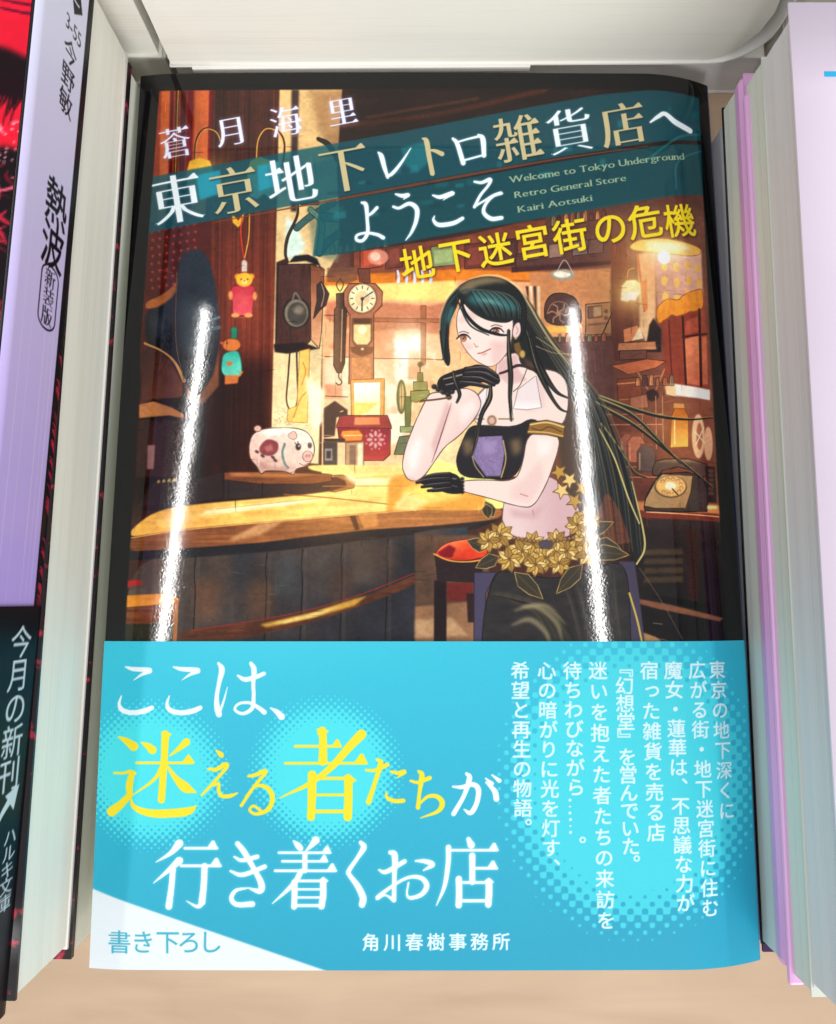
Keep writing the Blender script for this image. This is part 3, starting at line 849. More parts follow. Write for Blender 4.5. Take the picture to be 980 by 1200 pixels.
    for x0, y0, c in ((140, 290, (150, 92, 76)), (175, 300, (176, 108, 84)), (218, 340, (90, 74, 70))):
        P(G([(x0, y0), (x0 + 20, y0 - 25), (x0 + 60, y0 - 25), (x0 + 80, y0 + 5), (x0 + 80, y0 + 90), (x0, y0 + 90)]), c, line=(70, 40, 36), lw=.7); S(G([(x0 + 12, y0 + 10), (x0 + 12, y0 + 80)]), 1.4, (214, 160, 130), alpha=.8); S(G([(x0 + 15, y0 - 28), (x0 + 65, y0 - 28)]), 2.4, (120, 70, 54))
    P(G([(370, 190), (385, 150), (430, 150), (450, 185), (450, 320), (365, 325)]), (178, 96, 44), line=(90, 44, 26), lw=.8, grad=((240, 170, 84), (795, 490), (808, 520))); P(G([(380, 128), (430, 128), (434, 152), (378, 152)]), (206, 140, 84), line=(90, 50, 30), lw=.6); S(G([(385, 200), (385, 310)]), 1.6, (255, 216, 150))
    I.ell(*G([(500, 270)])[0], 10, 28, (120, 72, 56)); I.ell(*G([(498, 270)])[0], 8.4, 26, (236, 186, 144)); I.ell(*G([(503, 270)])[0], 4, 16, (160, 96, 72)); I.ell(*G([(548, 300)])[0], 6, 20, (226, 172, 136)); S(G([(480, 250), (530, 300)]), 1.2, (255, 226, 190)); S(G([(485, 310), (525, 230)]), 1.2, (255, 226, 190))
    # desk telephone
    P(G([(215, 560), (600, 570), (605, 610), (210, 600)]), (214, 138, 88), soft=.8); P(G([(205, 600), (610, 610), (615, 640), (300, 640), (205, 625)]), (120, 56, 42), soft=.6); S(G([(260, 606), (600, 622)]), 1.2, (240, 180, 130))
    P(G([(200, 630), (620, 645), (660, 1170), (150, 1170)]), (52, 40, 38), grad=((32, 28, 28), (770, 610), (770, 740)), tex=(.2, 30, 12))
    for y in (770, 810, 850, 890):
        P(G([(255, y), (420, y - 4), (425, y + 22), (245, y + 24)]), (104, 86, 62), alpha=.7, soft=1)
    P(G([(430, 680), (500, 685), (495, 1000), (450, 1000)]), (60, 32, 30), soft=1.2)
    P(G([(225, 985), (340, 1005), (620, 1070), (600, 1085), (320, 1030), (225, 1005)]), (160, 108, 82), soft=.5); P(G([(270, 970), (350, 975), (560, 1010), (500, 1030), (340, 1000)]), (18, 16, 18))
    S(G([(230, 850), (330, 1000), (420, 1160)]), .7, (130, 116, 104)); S(G([(290, 1090), (330, 1095)]), 1, (150, 130, 110))
    P(G([(245, 1130), (300, 1150), (330, 1170), (245, 1170)]), (214, 170, 120), soft=.6)
    P(G([(250, 585), (255, 545), (290, 480), (320, 440), (440, 430), (520, 450), (545, 520), (540, 600), (400, 605), (255, 600)]), (60, 50, 46), line=(20, 16, 16), lw=1.2)
    P(G([(250, 580), (258, 545), (300, 470), (330, 440), (470, 445), (460, 520), (435, 590), (300, 590)]), (196, 158, 112), line=(40, 28, 24), lw=.9, grad=((150, 116, 82), (770, 560), (810, 590)))
    P(G([(285, 420), (300, 385), (340, 375), (450, 372), (540, 392), (545, 440), (500, 455), (480, 425), (400, 408), (330, 425), (310, 450), (288, 445)]), (84, 66, 58), line=(20, 16, 16), lw=1, grad=((160, 130, 104), (790, 545), (790, 538)))
    I.ell(*G([(368, 495)])[0], 19.5, 13, (70, 50, 40)); I.ell(*G([(368, 493)])[0], 18, 12, (232, 180, 112)); I.ell(*G([(366, 492)])[0], 6.4, 4.6, (255, 238, 204))
    for k in range(10):
        a = -2.4 + k * .52
        I.ell(G([(368, 493)])[0][0] + 13 * math.cos(a), G([(368, 493)])[0][1] + 8.8 * math.sin(a), 2.6, 1.8, (128, 88, 58)); I.ell(G([(368, 493)])[0][0] + 13 * math.cos(a), G([(368, 493)])[0][1] + 8.8 * math.sin(a) + .4, 1.7, 1.1, (250, 210, 150))
    S(G([(375, 505), (400, 530)]), 1.4, (40, 30, 28))
    P(G([(530, 400), (580, 400), (590, 560), (540, 560)]), (44, 32, 32), soft=.7)
    for k in range(6):
        I.ell(*G([(560, 420 + k * 20)])[0], 4, 2.4, (86, 64, 56))
    P(G([(540, 575), (590, 575), (590, 588), (540, 590)]), (250, 226, 150), soft=.6)

    # ---- the curved counter
    P(F([(60, 330), (110, 250), (240, 240), (350, 215), (350, 300), (240, 320)]), (48, 34, 32), soft=.8)
    P(F([(355, 215), (520, 212), (720, 222), (720, 245), (650, 255), (480, 255), (355, 240)]), (112, 66, 44), line=(40, 24, 22), lw=.8, tex=(.2, 30, 3)); P(F([(370, 216), (700, 222), (560, 232), (380, 228)]), (170, 108, 66), soft=1.2)
    P(F([(355, 240), (480, 256), (650, 255), (715, 250), (712, 278), (560, 292), (355, 305)]), (46, 36, 36), soft=.5); S(F([(485, 250), (485, 300)]), 1, (24, 18, 18)); S(F([(370, 250), (370, 304)]), 1, (24, 18, 18))
    P(F([(38, 405), (120, 345), (240, 322), (600, 295), (790, 270), (800, 245), (720, 222), (640, 205), (640, 190), (980, 195), (1000, 180), (1080, 170), (1330, 260), (1330, 335), (1200, 350), (980, 342), (780, 358), (520, 380), (250, 402), (120, 420), (38, 432)]), (240, 180, 92), smooth=False, soft=.6, grad=((255, 222, 134), (200, 610), (420, 540)), tex=(.10, 50, 4))
    P(F([(720, 225), (760, 225), (800, 248), (795, 268), (730, 282), (712, 280), (770, 262), (765, 245)]), (150, 96, 60), line=(80, 46, 34), lw=.6)
    P(F([(300, 340), (500, 320), (640, 312), (420, 345), (270, 362)]), (255, 240, 190), alpha=.95, soft=1.6); P(F([(760, 230), (970, 240), (880, 255), (800, 258)]), (255, 236, 190), alpha=.8, soft=1.5)
    P(F([(430, 330), (600, 312), (700, 306), (560, 326)]), (255, 248, 214), alpha=.9, soft=1.2); P(F([(130, 370), (330, 350), (250, 385), (120, 395)]), (255, 206, 120), alpha=.7, soft=2)
    S(F([(560, 290), (700, 300), (980, 330), (1090, 336)]), 1.6, (140, 84, 48), alpha=.8); S(F([(690, 262), (980, 262)]), .8, (176, 112, 66)); S(F([(330, 338), (700, 300)]), .8, (170, 104, 58), alpha=.6)
    for x0, x1, y in ((560, 660, 330), (700, 860, 318), (400, 560, 352), (840, 1000, 300), (160, 330, 385)):
        P(F([(x0, y), (x1, y - 12), (x1 + 10, y - 2), (x0 + 20, y + 10)]), (214, 138, 62), alpha=.45, soft=2.2)
    S(F([(800, 235), (990, 225)]), 2.2, (196, 130, 80), alpha=.5, soft=1); P(F([(640, 195), (960, 200), (990, 215), (830, 222), (700, 212)]), (252, 206, 130), soft=1)
    P(E([(-40, 200), (60, 180), (330, 265), (320, 320), (180, 355), (0, 390), (-60, 380)]), (206, 128, 52), soft=2, alpha=.8); P(E([(0, 250), (120, 215), (250, 270), (100, 305)]), (255, 214, 112), soft=3, alpha=.9); P(E([(20, 255), (110, 290), (60, 330), (-30, 320)]), (255, 232, 160), alpha=.7, soft=2)
    # counter rim and barrel front
    P(F([(36, 432), (120, 420), (250, 402), (520, 380), (780, 358), (980, 342), (1200, 345), (1300, 335), (1290, 375), (1080, 395), (860, 408), (640, 432), (480, 452), (260, 468), (120, 476), (34, 480)]), (128, 78, 48), smooth=False, soft=.5, tex=(.3, 60, 3), grad=((156, 100, 62), (180, 630), (460, 605)))
    P(F([(390, 445), (370, 440), (480, 385), (560, 378), (480, 425)]), (214, 160, 112), alpha=.8, soft=1.5); P(F([(810, 358), (870, 352), (880, 395), (830, 405)]), (206, 136, 80), soft=1); P(F([(780, 362), (800, 360), (815, 408), (800, 410)]), (70, 46, 36)); S(F([(40, 434), (260, 404), (780, 360), (1000, 343)]), 1.2, (236, 176, 108), alpha=.8)
    P(F([(34, 480), (120, 476), (260, 468), (480, 452), (640, 432), (860, 408), (1080, 395), (1290, 375), (1200, 410), (1010, 425), (800, 448), (560, 478), (280, 500), (30, 510)]), (34, 32, 36), soft=.6)
    P(F([(28, 508), (280, 500), (560, 478), (800, 448), (1010, 425), (1180, 408), (1015, 470), (1010, 960), (10, 960)]), (84, 72, 64), smooth=False, soft=.6, grad=((48, 48, 54), (200, 640), (440, 740)), tex=(.26, 26, 60))
    for x, y0 in ((255, 500), (497, 486), (618, 474), (752, 455), (906, 438)):
        S(F([(x + 5, y0), (x, y0 + 60), (x + 4, y0 + 120), (x - 4, 790)]), [1.4, .9, 1.6, 1.1], (24, 22, 26))
        S(F([(x + 14, y0 + 6), (x + 10, 780)]), 2.6, (104, 92, 80), alpha=.35, soft=1.2)
    for x, y, c in ((350, 560, (98, 78, 66)), (690, 560, (92, 84, 80)), (830, 520, (110, 92, 78)), (420, 540, (44, 52, 62)), (570, 560, (78, 90, 96)), (300, 640, (132, 84, 56)), (760, 600, (104, 74, 58)), (480, 640, (136, 92, 62)), (900, 520, (96, 72, 60)), (160, 560, (90, 60, 48))):
        P(F([(x - 45, y - 60), (x + 35, y - 65), (x + 40, y + 70), (x - 40, y + 75)]), c, alpha=.4, soft=6)
    P(F([(200, 745), (420, 725), (620, 690), (820, 640), (980, 570), (1012, 560), (1012, 590), (860, 650), (640, 725), (430, 770), (300, 790), (200, 790)]), (92, 56, 40), smooth=False, soft=.6, tex=(.3, 20, 4)); P(F([(480, 725), (640, 690), (800, 640), (840, 630), (800, 662), (650, 705), (500, 735)]), (214, 164, 74), soft=1.2); P(F([(520, 722), (660, 688), (760, 660), (670, 698), (560, 722)]), (250, 222, 140), soft=1); S(F([(250, 745), (450, 715), (640, 678), (820, 625), (1000, 555)]), 1.4, (150, 50, 36), alpha=.8)
    P(F([(1000, 420), (1090, 405), (1180, 400), (1180, 790), (1010, 790)]), (70, 62, 60), soft=.6, grad=((44, 52, 62), (500, 640), (540, 640)))
    # stool and drawer at the lower left
    P(F([(22, 578), (70, 575), (80, 590), (24, 602)]), (168, 44, 48)); P(F([(22, 628), (170, 620), (205, 640), (200, 655), (20, 668)]), (226, 146, 62), soft=.5); P(F([(20, 668), (190, 655), (185, 720), (20, 724)]), (112, 66, 44), tex=(.3, 40, 3)); S(F([(195, 650), (190, 780)]), 5, (176, 112, 60)); P(F([(18, 724), (185, 720), (180, 800), (16, 800)]), (54, 52, 42))
    # red stool by the counter
    P(E([(60, 420), (340, 420), (340, 830), (60, 830)]), (92, 70, 58), soft=1, tex=(.2, 20, 20)); P(E([(60, 690), (280, 670), (300, 830), (60, 830)]), (150, 112, 84), soft=1); P(E([(60, 740), (200, 730), (260, 800), (60, 810)]), (196, 158, 120), soft=1.5)
    P(E([(135, 490), (320, 500), (310, 600), (145, 590)]), (46, 34, 36), line=INK, lw=.8); P(E([(132, 590), (180, 595), (180, 830), (132, 830)]), (38, 26, 28)); P(E([(180, 600), (280, 600), (280, 670), (180, 670)]), (110, 44, 40)); P(E([(255, 640), (290, 640), (290, 750), (262, 750)]), (48, 32, 32))
    P(E([(130, 490), (170, 450), (250, 432), (330, 440), (340, 500), (250, 518), (160, 510)]), (214, 70, 44), smooth=False, line=(90, 20, 24), lw=.9, grad=((250, 128, 84), (545, 650), (535, 634))); P(E([(140, 485), (190, 455), (215, 470), (200, 505), (160, 505)]), (122, 24, 34), soft=.8); S(E([(130, 490), (190, 515), (260, 520), (320, 512)]), 1.6, (226, 166, 86))

    # ---- piggy bank
    P(F([(440, 120), (455, 85), (500, 68), (580, 66), (630, 78), (655, 110), (660, 150), (640, 190), (600, 205), (590, 222), (555, 212), (500, 210), (480, 220), (465, 195), (442, 165)]), (206, 166, 150), smooth=True, line=(70, 44, 40), lw=1, grad=((250, 226, 208), (310, 550), (330, 505)))
    P(F([(470, 80), (540, 64), (600, 72), (560, 84), (500, 92)]), (255, 244, 228), alpha=.9, soft=1.5); P(F([(455, 165), (520, 200), (600, 200), (560, 212), (490, 205)]), (150, 104, 100), alpha=.6, soft=2)
    I.ell(*F([(468, 68)])[0], 4.4, 3.6, (226, 180, 160), line=(90, 60, 50), lw=.7); P(F([(566, 92), (592, 74), (604, 96), (588, 108)]), (226, 184, 168), smooth=False, line=(120, 86, 78), lw=.6)
    P(F([(475, 130), (500, 105), (535, 115), (535, 145), (510, 160), (480, 152)]), (124, 62, 66), smooth=True, soft=.6); P(F([(490, 130), (515, 120), (522, 140), (500, 148)]), (170, 104, 98), soft=.8)
    for x, y in ((466, 146), (485, 160), (520, 165), (528, 175)):
        I.ell(*F([(x, y)])[0], 2.8, 1.6, (64, 46, 48), rot=.6)
    S(F([(560, 120), (552, 150), (560, 185), (572, 200)]), 3, (110, 128, 120)); I.ell(*F([(606, 130)])[0], 3.2, 4, (44, 30, 32)); I.ell(*F([(608, 127)])[0], 1, 1.3, (240, 230, 226)); I.ell(*F([(645, 125)])[0], 2.4, 3.6, (44, 30, 32)); S(F([(600, 122), (594, 116)]), 1, (50, 34, 34)); S(F([(606, 119), (604, 112)]), 1, (50, 34, 34))
    I.ell(*F([(638, 162)])[0], 6, 6.2, (226, 176, 164), line=(120, 80, 74), lw=.7); I.ell(*F([(634, 160)])[0], 1, 1.7, (150, 96, 92)); I.ell(*F([(643, 160)])[0], 1, 1.7, (150, 96, 92)); S(F([(610, 185), (625, 192), (640, 185)]), .9, (130, 80, 76))

    for x0, y0, n, dx, hh in ((646, 268, 9, 7.5, 15), (655, 404, 7, 8.5, 12), (668, 508, 5, 9, 16), (746, 455, 6, 8, 15), (386, 300, 8, 9, 14)):
        for k in range(n):
            x = x0 + k * dx; y = y0 - k * (1.1 if y0 < 320 else .2); bw = RNG.uniform(4.5, 7); bh = hh * RNG.uniform(.55, 1)
            c = [(150, 92, 66), (96, 60, 50), (196, 134, 92), (70, 46, 44), (120, 112, 84)][int(RNG.integers(5))]
            P([(x + .6, y - bh * .75), (x + bw * .3, y - bh), (x + bw * .7, y - bh), (x + bw - .6, y - bh * .75), (x + bw, y), (x, y)], c, alpha=.8, line=(44, 26, 24), lw=.6)
            S([(x + bw * .3, y - bh * .7), (x + bw * .3, y - 1)], .6, [v * 1.5 for v in c], alpha=.7)
    # depth of the room: brushwork, vignette shade, warm glows and small glints that belong to the painting
    h, w = I.h, I.w
    n1 = value_noise(h, w, 60, 60, 5)[..., None]
    n2 = value_noise(h, w, 7, 9, 3)[..., None]
    I.a *= (.86 + .28 * n1) * (.90 + .20 * n2)
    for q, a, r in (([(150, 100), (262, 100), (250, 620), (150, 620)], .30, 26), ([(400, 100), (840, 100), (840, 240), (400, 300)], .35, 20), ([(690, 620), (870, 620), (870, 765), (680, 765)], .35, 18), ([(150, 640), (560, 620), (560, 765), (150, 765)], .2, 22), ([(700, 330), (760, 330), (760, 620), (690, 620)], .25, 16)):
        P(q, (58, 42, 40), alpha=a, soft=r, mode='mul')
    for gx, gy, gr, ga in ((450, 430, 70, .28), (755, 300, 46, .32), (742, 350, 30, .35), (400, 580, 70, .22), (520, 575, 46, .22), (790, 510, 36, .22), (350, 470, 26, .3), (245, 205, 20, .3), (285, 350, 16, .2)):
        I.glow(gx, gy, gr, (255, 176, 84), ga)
    for k in range(420):
        x, y = RNG.uniform(150, 860), RNG.uniform(110, 750)
        c = I.a[min(h - 1, int((y - I.y0) * 2)), min(w - 1, int((x - I.x0) * 2))].copy()
        L, a = RNG.uniform(4, 22), RNG.choice([0, math.pi / 2, RNG.uniform(-.4, .4)])
        up = k % 3 == 0
        S([(x, y), (x + L * .5 * math.cos(a) + RNG.uniform(-1, 1), y + L * .5 * math.sin(a)), (x + L * math.cos(a), y + L * math.sin(a))], [.2, RNG.uniform(.5, 1.6), .2], np.clip(c * (1.45 if up else .6), 0, 255), alpha=.5)
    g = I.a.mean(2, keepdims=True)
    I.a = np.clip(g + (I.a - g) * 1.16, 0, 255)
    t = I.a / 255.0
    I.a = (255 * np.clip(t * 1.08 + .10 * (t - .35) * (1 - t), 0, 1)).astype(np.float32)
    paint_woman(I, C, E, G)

    # ---- title bands and lettering
    band = [(170, 209), (330, 181), (470, 157), (575, 137), (700, 114), (834, 101), (838, 158), (650, 188), (520, 211), (400, 233), (280, 254), (166, 275)]
    P(band, (10, 84, 98), alpha=.80, soft=.6)
    P([(374, 241), (520, 216), (652, 193), (840, 162), (842, 222), (652, 256), (550, 273), (400, 300), (366, 303)], (8, 82, 92), alpha=.80, soft=.6)
    S([(250, 262), (400, 235), (520, 213), (650, 190), (760, 174)], [1, 2.6, 3, 2, .8], (120, 66, 40), alpha=.85)
    for k in range(34):
        x = RNG.uniform(380, 820); y = 262 - (x - 380) * .19 + RNG.uniform(-60, 12)
        w, h = RNG.uniform(4, 16), RNG.uniform(2, 9)
        P([(x, y), (x + w, y - w * .1), (x + w, y + h - w * .1), (x, y + h)], [(46, 140, 150), (8, 52, 64), (24, 112, 122), (60, 158, 168)][k % 4], alpha=.35, soft=1)
    P([(228, 207), (256, 201), (258, 228), (232, 236)], (30, 156, 180), alpha=.8, soft=.8); P([(300, 196), (326, 191), (328, 218), (302, 226)], (30, 156, 180), alpha=.8, soft=.8)
    P([(470, 176), (500, 168), (505, 190), (490, 204), (474, 196)], (26, 128, 136), alpha=.6, soft=1.5)
    S([(760, 190), (800, 160), (838, 150)], 3, (40, 130, 130), alpha=.5); S([(795, 222), (798, 190), (836, 168)], 2.4, (40, 130, 130), alpha=.5)

    R = math.radians(-10)
    def big(ch, x, y, w, col, glow=True, style='ming', rot=R, h=None):
        pl = letter_polys(ch, x, y, w, h or w, rot, style)
        if glow:
            I.apply(I.mask(pl, 3.2), (20, 44, 60), .75); I.apply(I.mask([p + (0, 0) for p in pl], 1.5), (190, 235, 255), .55, mode='screen')
        else:
            I.apply(I.mask([p + (.8, 1.4) for p in pl], 1.2), (10, 30, 34), .7)
        I.apply(I.mask(pl, .35), col)
    white, sand = (240, 250, 255), (206, 190, 142)
    for ch, x, y, w in (('蒼', 203, 168, 39), ('月', 269, 155, 38), ('海', 333, 144, 39), ('里', 400, 133, 36)):
        pl = letter_polys(ch, x, y, w, w, R, 'ming')
        I.apply(I.mask(pl, 2.4), (150, 150, 255), .8, mode='screen'); I.apply(I.mask(pl, .3), (236, 238, 255))
    for ch, x, y, w, c in (('東', 205, 234, 63, 0), ('京', 273, 224, 60, 1), ('地', 340, 213, 61, 0), ('下', 403, 200, 60, 1), ('雑', 607, 165, 58, 1), ('貨', 668, 156, 57, 0), ('店', 731, 148, 56, 1)):
        big(ch, x, y, w, sand if c else white, glow=not c)
    def kana(f, strokes, col, glow=True, extra=1.0):
        pl = []
        for st in strokes:
            q = np.array(f(st)); q[:, 2] *= extra
            pl += Ink.ribbon(q, 0)
        if glow:
            I.apply(I.mask(pl, 3.0), (20, 44, 60), .75); I.apply(I.mask(pl, 1.6), (190, 235, 255), .6, mode='screen')
        I.apply(I.mask(pl, .35), col)
    kana(O, [[(168, 122, 8), (182, 140, 22), (196, 190, 20), (212, 238, 12)], [(208, 232, 12), (232, 220, 16), (270, 175, 13), (318, 103, 4)]], white)
    kana(O, [[(372, 58, 8), (390, 72, 24), (402, 140, 22), (418, 220, 22)], [(400, 112, 6), (430, 116, 16), (462, 130, 22)]], sand, glow=False)
    kana(O, [[(512, 60, 12), (532, 84, 20), (560, 172, 22)], [(525, 78, 8), (580, 62, 9), (640, 48, 12)], [(630, 44, 12), (650, 62, 24), (656, 138, 20)], [(562, 160, 9), (660, 134, 9)]], white)
    kana(O, [[(92, 352, 10), (112, 364, 20), (118, 430, 15), (120, 490, 17), (98, 526, 15), (70, 524, 14), (72, 502, 12), (115, 492, 12), (165, 500, 15), (192, 514, 18)], [(116, 416, 8), (140, 400, 14), (163, 376, 15)]], white)
    kana(O, [[(248, 314, 8), (280, 322, 18), (308, 318, 16), (285, 338, 4)], [(238, 372, 12), (265, 378, 13), (312, 358, 18), (346, 382, 22), (344, 435, 19), (322, 490, 13), (296, 526, 4)]], white)
    kana(O, [[(420, 320, 8), (455, 328, 18), (512, 310, 20), (490, 326, 10), (468, 342, 3)], [(428, 415, 5), (424, 435, 13), (450, 456, 20), (515, 448, 20), (558, 426, 16)]], white)
    kana(O, [[(612, 258, 10), (645, 262, 14), (684, 248, 18), (676, 275, 13), (640, 320, 13), (612, 374, 14)], [(612, 372, 12), (650, 350, 10), (700, 322, 15), (738, 310, 16), (700, 325, 11), (664, 362, 14), (656, 400, 18), (690, 428, 20), (738, 424, 18)]], white)
    kana(frame_of(450, 60, 2.45), [[(768, 210, 5), (792, 192, 11), (812, 183, 12), (845, 204, 16), (892, 221, 16)]], white)
    text_line(I, 'Welcome to Tokyo Underground', (598, 217.5), (806, 186), 11, (190, 205, 160), 'latin', alpha=.85)
    text_line(I, 'Retro General Store', (604, 235), (735, 214.5), 10.6, (190, 205, 160), 'latin', alpha=.85)
    text_line(I, 'Kairi Aotsuki', (608, 252), (695, 238), 10.6, (190, 205, 160), 'latin', alpha=.85)
    for ch, x, y, w in (('地', 489, 311, 41), ('下', 535, 302, 41), ('迷', 581, 295, 41), ('宮', 625, 286, 42), ('街', 669, 279, 42), ('の', 716, 270, 42), ('危', 757, 262, 42), ('機', 800, 259, 41)):
        pl = letter_polys(ch, x, y, w, w, R, 'bold')
        I.apply(I.mask([p + (.8, 1.0) for p in pl], 1.4), (30, 12, 8), .75); I.apply(I.mask(pl, .35), (250, 222, 32))
    # paper grain / printing screen
    I.a += ((RNG.random((I.h, I.w, 1)) - .5) * 10 + (RNG.random((I.h, I.w, 3)) - .5) * 7).astype(np.float32)
    # unprinted black border
    for q in ([(108, 78), (892, 78), (892, 108), (108, 106)], [(108, 78), (184, 78), (183, 107), (163, 400), (146, 765), (108, 765)], [(826, 78), (892, 78), (892, 765), (859, 765), (842, 400), (832, 230), (827, 107)]):
        P(q, (15, 15, 17), soft=.5)
    return I
def paint_woman(I, C, E, G):
    """a generic long-haired shopkeeper resting on the counter."""
    P = I.poly; S = I.stroke
    SK, SKS, LN = (250, 226, 214), (226, 178, 176), (74, 42, 44)
    HA, HL = (30, 32, 32), (58, 110, 112)
    # hair behind
    P([(548, 336), (575, 327), (602, 335), (622, 355), (640, 388), (664, 422), (700, 466), (722, 512), (742, 566), (756, 625), (756, 650), (747, 664), (742, 640), (728, 600), (712, 575), (704, 600), (690, 640), (668, 600), (655, 500), (640, 450), (600, 420), (560, 400), (535, 370)], HA, smooth=False, soft=.6)
    P([(612, 420), (650, 440), (672, 470), (690, 540), (692, 600), (676, 620), (660, 560), (646, 480)], (88, 66, 52), soft=2, alpha=.9)
    for st in ([(703, 467), (740, 480), (775, 490), (810, 493), (843, 489)], [(700, 475), (745, 500), (790, 535), (843, 573)], [(703, 470), (745, 490), (785, 530), (800, 545)], [(706, 500), (725, 525), (745, 555), (760, 562)]):
        S(st, [6, 5, 3, 1], HA); S([(x, y - 1.6) for x, y in st], [2, 1.4, .8, .5], (196, 168, 100), alpha=.8)
    for k in range(16):
        t = k / 15
        a = [(600 + 20 * t, 345 + 12 * t), (640 + 22 * t, 410 + 6 * t), (672 + 38 * t, 470 + 6 * t), (690 + 52 * t, 560), (700 + 54 * t, 640 + 10 * t)]
        S(a, [.6, 1.3, 1.6, .7], [(120, 98, 66), (18, 20, 20), (66, 84, 82)][k % 3], alpha=.7)
    S([(742, 566), (755, 620), (757, 645), (748, 662)], [1, 2.4, 2], (206, 190, 120)); S([(704, 505), (722, 540), (738, 585), (751, 615)], [1, 2, 1.4], (216, 196, 124))
    # neck, shoulders, torso
    P(C([(425, 430), (520, 390), (530, 450), (580, 480), (640, 470), (700, 485), (740, 530), (745, 640), (720, 720), (600, 780), (440, 760), (340, 720), (300, 640), (360, 560), (420, 520)]), SK, smooth=False, soft=.6, line=LN, lw=.7)
    P(C([(430, 440), (520, 400), (520, 470), (560, 520), (480, 540), (430, 500)]), SKS, alpha=.75, soft=1.2)
    P(C([(600, 500), (640, 520), (640, 640), (560, 660), (540, 600)]), (238, 200, 196), alpha=.6, soft=2)
    P(E([(395, 310), (420, 200), (580, 190), (640, 250), (690, 320), (700, 390), (640, 430), (520, 450), (440, 430), (390, 380)]), (240, 208, 204), smooth=False, soft=.6, line=LN, lw=.7, grad=((222, 180, 182), (610, 600), (655, 600)))
    S(E([(508, 325), (513, 345)]), 1, (150, 92, 92)); P(E([(420, 320), (500, 330), (560, 300), (520, 360), (430, 350)]), (214, 168, 170), alpha=.7, soft=2.5)
    # bodice: plain dark top with violet front
    P(E([(262, 10), (300, 0), (440, 10), (510, -30), (560, 20), (480, 110), (440, 205), (330, 205), (230, 195), (212, 130), (240, 60)]), (38, 34, 38), smooth=False, soft=.5, line=(16, 14, 16), lw=1.0)
    P(E([(300, 45), (390, 40), (400, 110), (385, 195), (330, 195), (275, 120)]), (142, 120, 164), soft=.5, tex=(.14, 2, 2)); S(E([(300, 42), (392, 38)]), 2, (34, 28, 34)); P(E([(310, 60), (370, 60), (360, 110), (320, 110)]), (178, 156, 196), alpha=.6, soft=2)
    for x in (235, 420):
        P(E([(x, 60), (x + 40, 50), (x + 45, 100), (x + 15, 120)]), (150, 122, 82), alpha=.7, soft=3)
    S(E([(395, 60), (405, 130), (388, 200)]), 1.4, (196, 164, 110)); S(E([(300, 44), (276, 90), (285, 150), (320, 198)]), 1.2, (176, 148, 110))
    S(C([(330, 690), (370, 690)]), 1.4, (150, 112, 60)); I.ell(*C([(405, 697)])[0], 5.6, 6.2, (150, 112, 60)); I.ell(*C([(405, 697)])[0], 3.6, 4, SKS); S(C([(435, 690), (500, 690)]), 1.6, (150, 112, 60))
    # pale open collar
    P(C([(385, 545), (330, 600), (230, 672), (330, 690), (375, 640)]), (246, 232, 228), line=(120, 90, 90), lw=.6); P(C([(520, 560), (600, 500), (625, 640), (560, 650), (500, 645)]), (244, 226, 224), line=(120, 90, 90), lw=.6, grad=((255, 250, 246), (625, 470), (625, 482)))
    # hip cloth and skirt
    P(E([(285, 560), (370, 560), (330, 640), (325, 900), (285, 900)]), (74, 66, 92), soft=.6, line=(30, 26, 36), lw=.8); P(E([(840, 520), (900, 520), (925, 700), (940, 830), (880, 830)]), (70, 62, 84), soft=.6)
    P(E([(370, 550), (440, 560), (600, 590), (760, 540), (850, 520), (880, 600), (890, 960), (310, 960), (322, 700)]), (46, 42, 42), smooth=False, soft=.6, line=(18, 16, 16), lw=1, tex=(.2, 16, 6))
    for k in range(12):
        t = k / 11
        q = [(360 + 150 * t, 640 + 30 * t), (440 + 170 * t, 660 + 50 * t), (540 + 110 * t, 720 + 50 * t), (590 + 90 * t, 850)]
        S(E(q), [2, 7, 8, 3], [(104, 94, 70), (62, 56, 48), (34, 31, 32)][k % 3], alpha=.55, soft=1.4)
        S(E([(x, y + 8) for x, y in q]), [.5, 1.4, 1.3, .5], (20, 18, 20), alpha=.7)
    for k in range(9):
        t = k / 8
        S(E([(620 + 200 * t, 590 - 30 * t), (660 + 170 * t, 690), (700 + 150 * t, 850)]), [1, 3, 1], [(84, 76, 64), (24, 22, 24)][k % 2], alpha=.6, soft=.8)
    for q in ([(440, 705), (520, 690), (600, 750), (625, 830)], [(430, 760), (500, 740), (560, 790), (580, 850)], [(470, 690), (560, 690), (640, 760)]):
        S(E(q), [2, 6, 5, 1], (176, 160, 118), alpha=.6, soft=1.6)
    S(E([(880, 640), (910, 740), (930, 830)]), 2.2, (206, 176, 84))
    # leafy gold belt
    gold = [(226, 184, 98), (200, 154, 70), (244, 208, 130), (170, 128, 58)]
    def leaf(x, y, L, w, a, c, dark=False):
        ca, sa = math.cos(a), math.sin(a)
        pts = [(0, 0), (L * .3, w), (L * .65, w * .8), (L, 0), (L * .65, -w * .8), (L * .3, -w)]
        q = E([(x + u * ca - v * sa, y + u * sa + v * ca) for u, v in pts])
        P(q, c, line=(92, 62, 30) if not dark else (206, 170, 96), lw=.7, soft=.4)
        S(E([(x + L * .1 * ca, y + L * .1 * sa), (x + L * .9 * ca, y + L * .9 * sa)]), .6, (120, 84, 40))
    dk = (60, 54, 44)
    for x, y, L, w, a in ((340, 470, 90, 26, 3.5), (380, 500, 100, 26, 2.7), (440, 560, 150, 30, .75), (700, 530, 150, 30, 2.3), (740, 440, 140, 34, .45), (360, 350, 70, 22, 4.2), (330, 300, 60, 20, 1.4), (700, 420, 130, 26, -.4), (730, 480, 150, 30, .1)):
        leaf(x, y, L, w, a, dk, True)
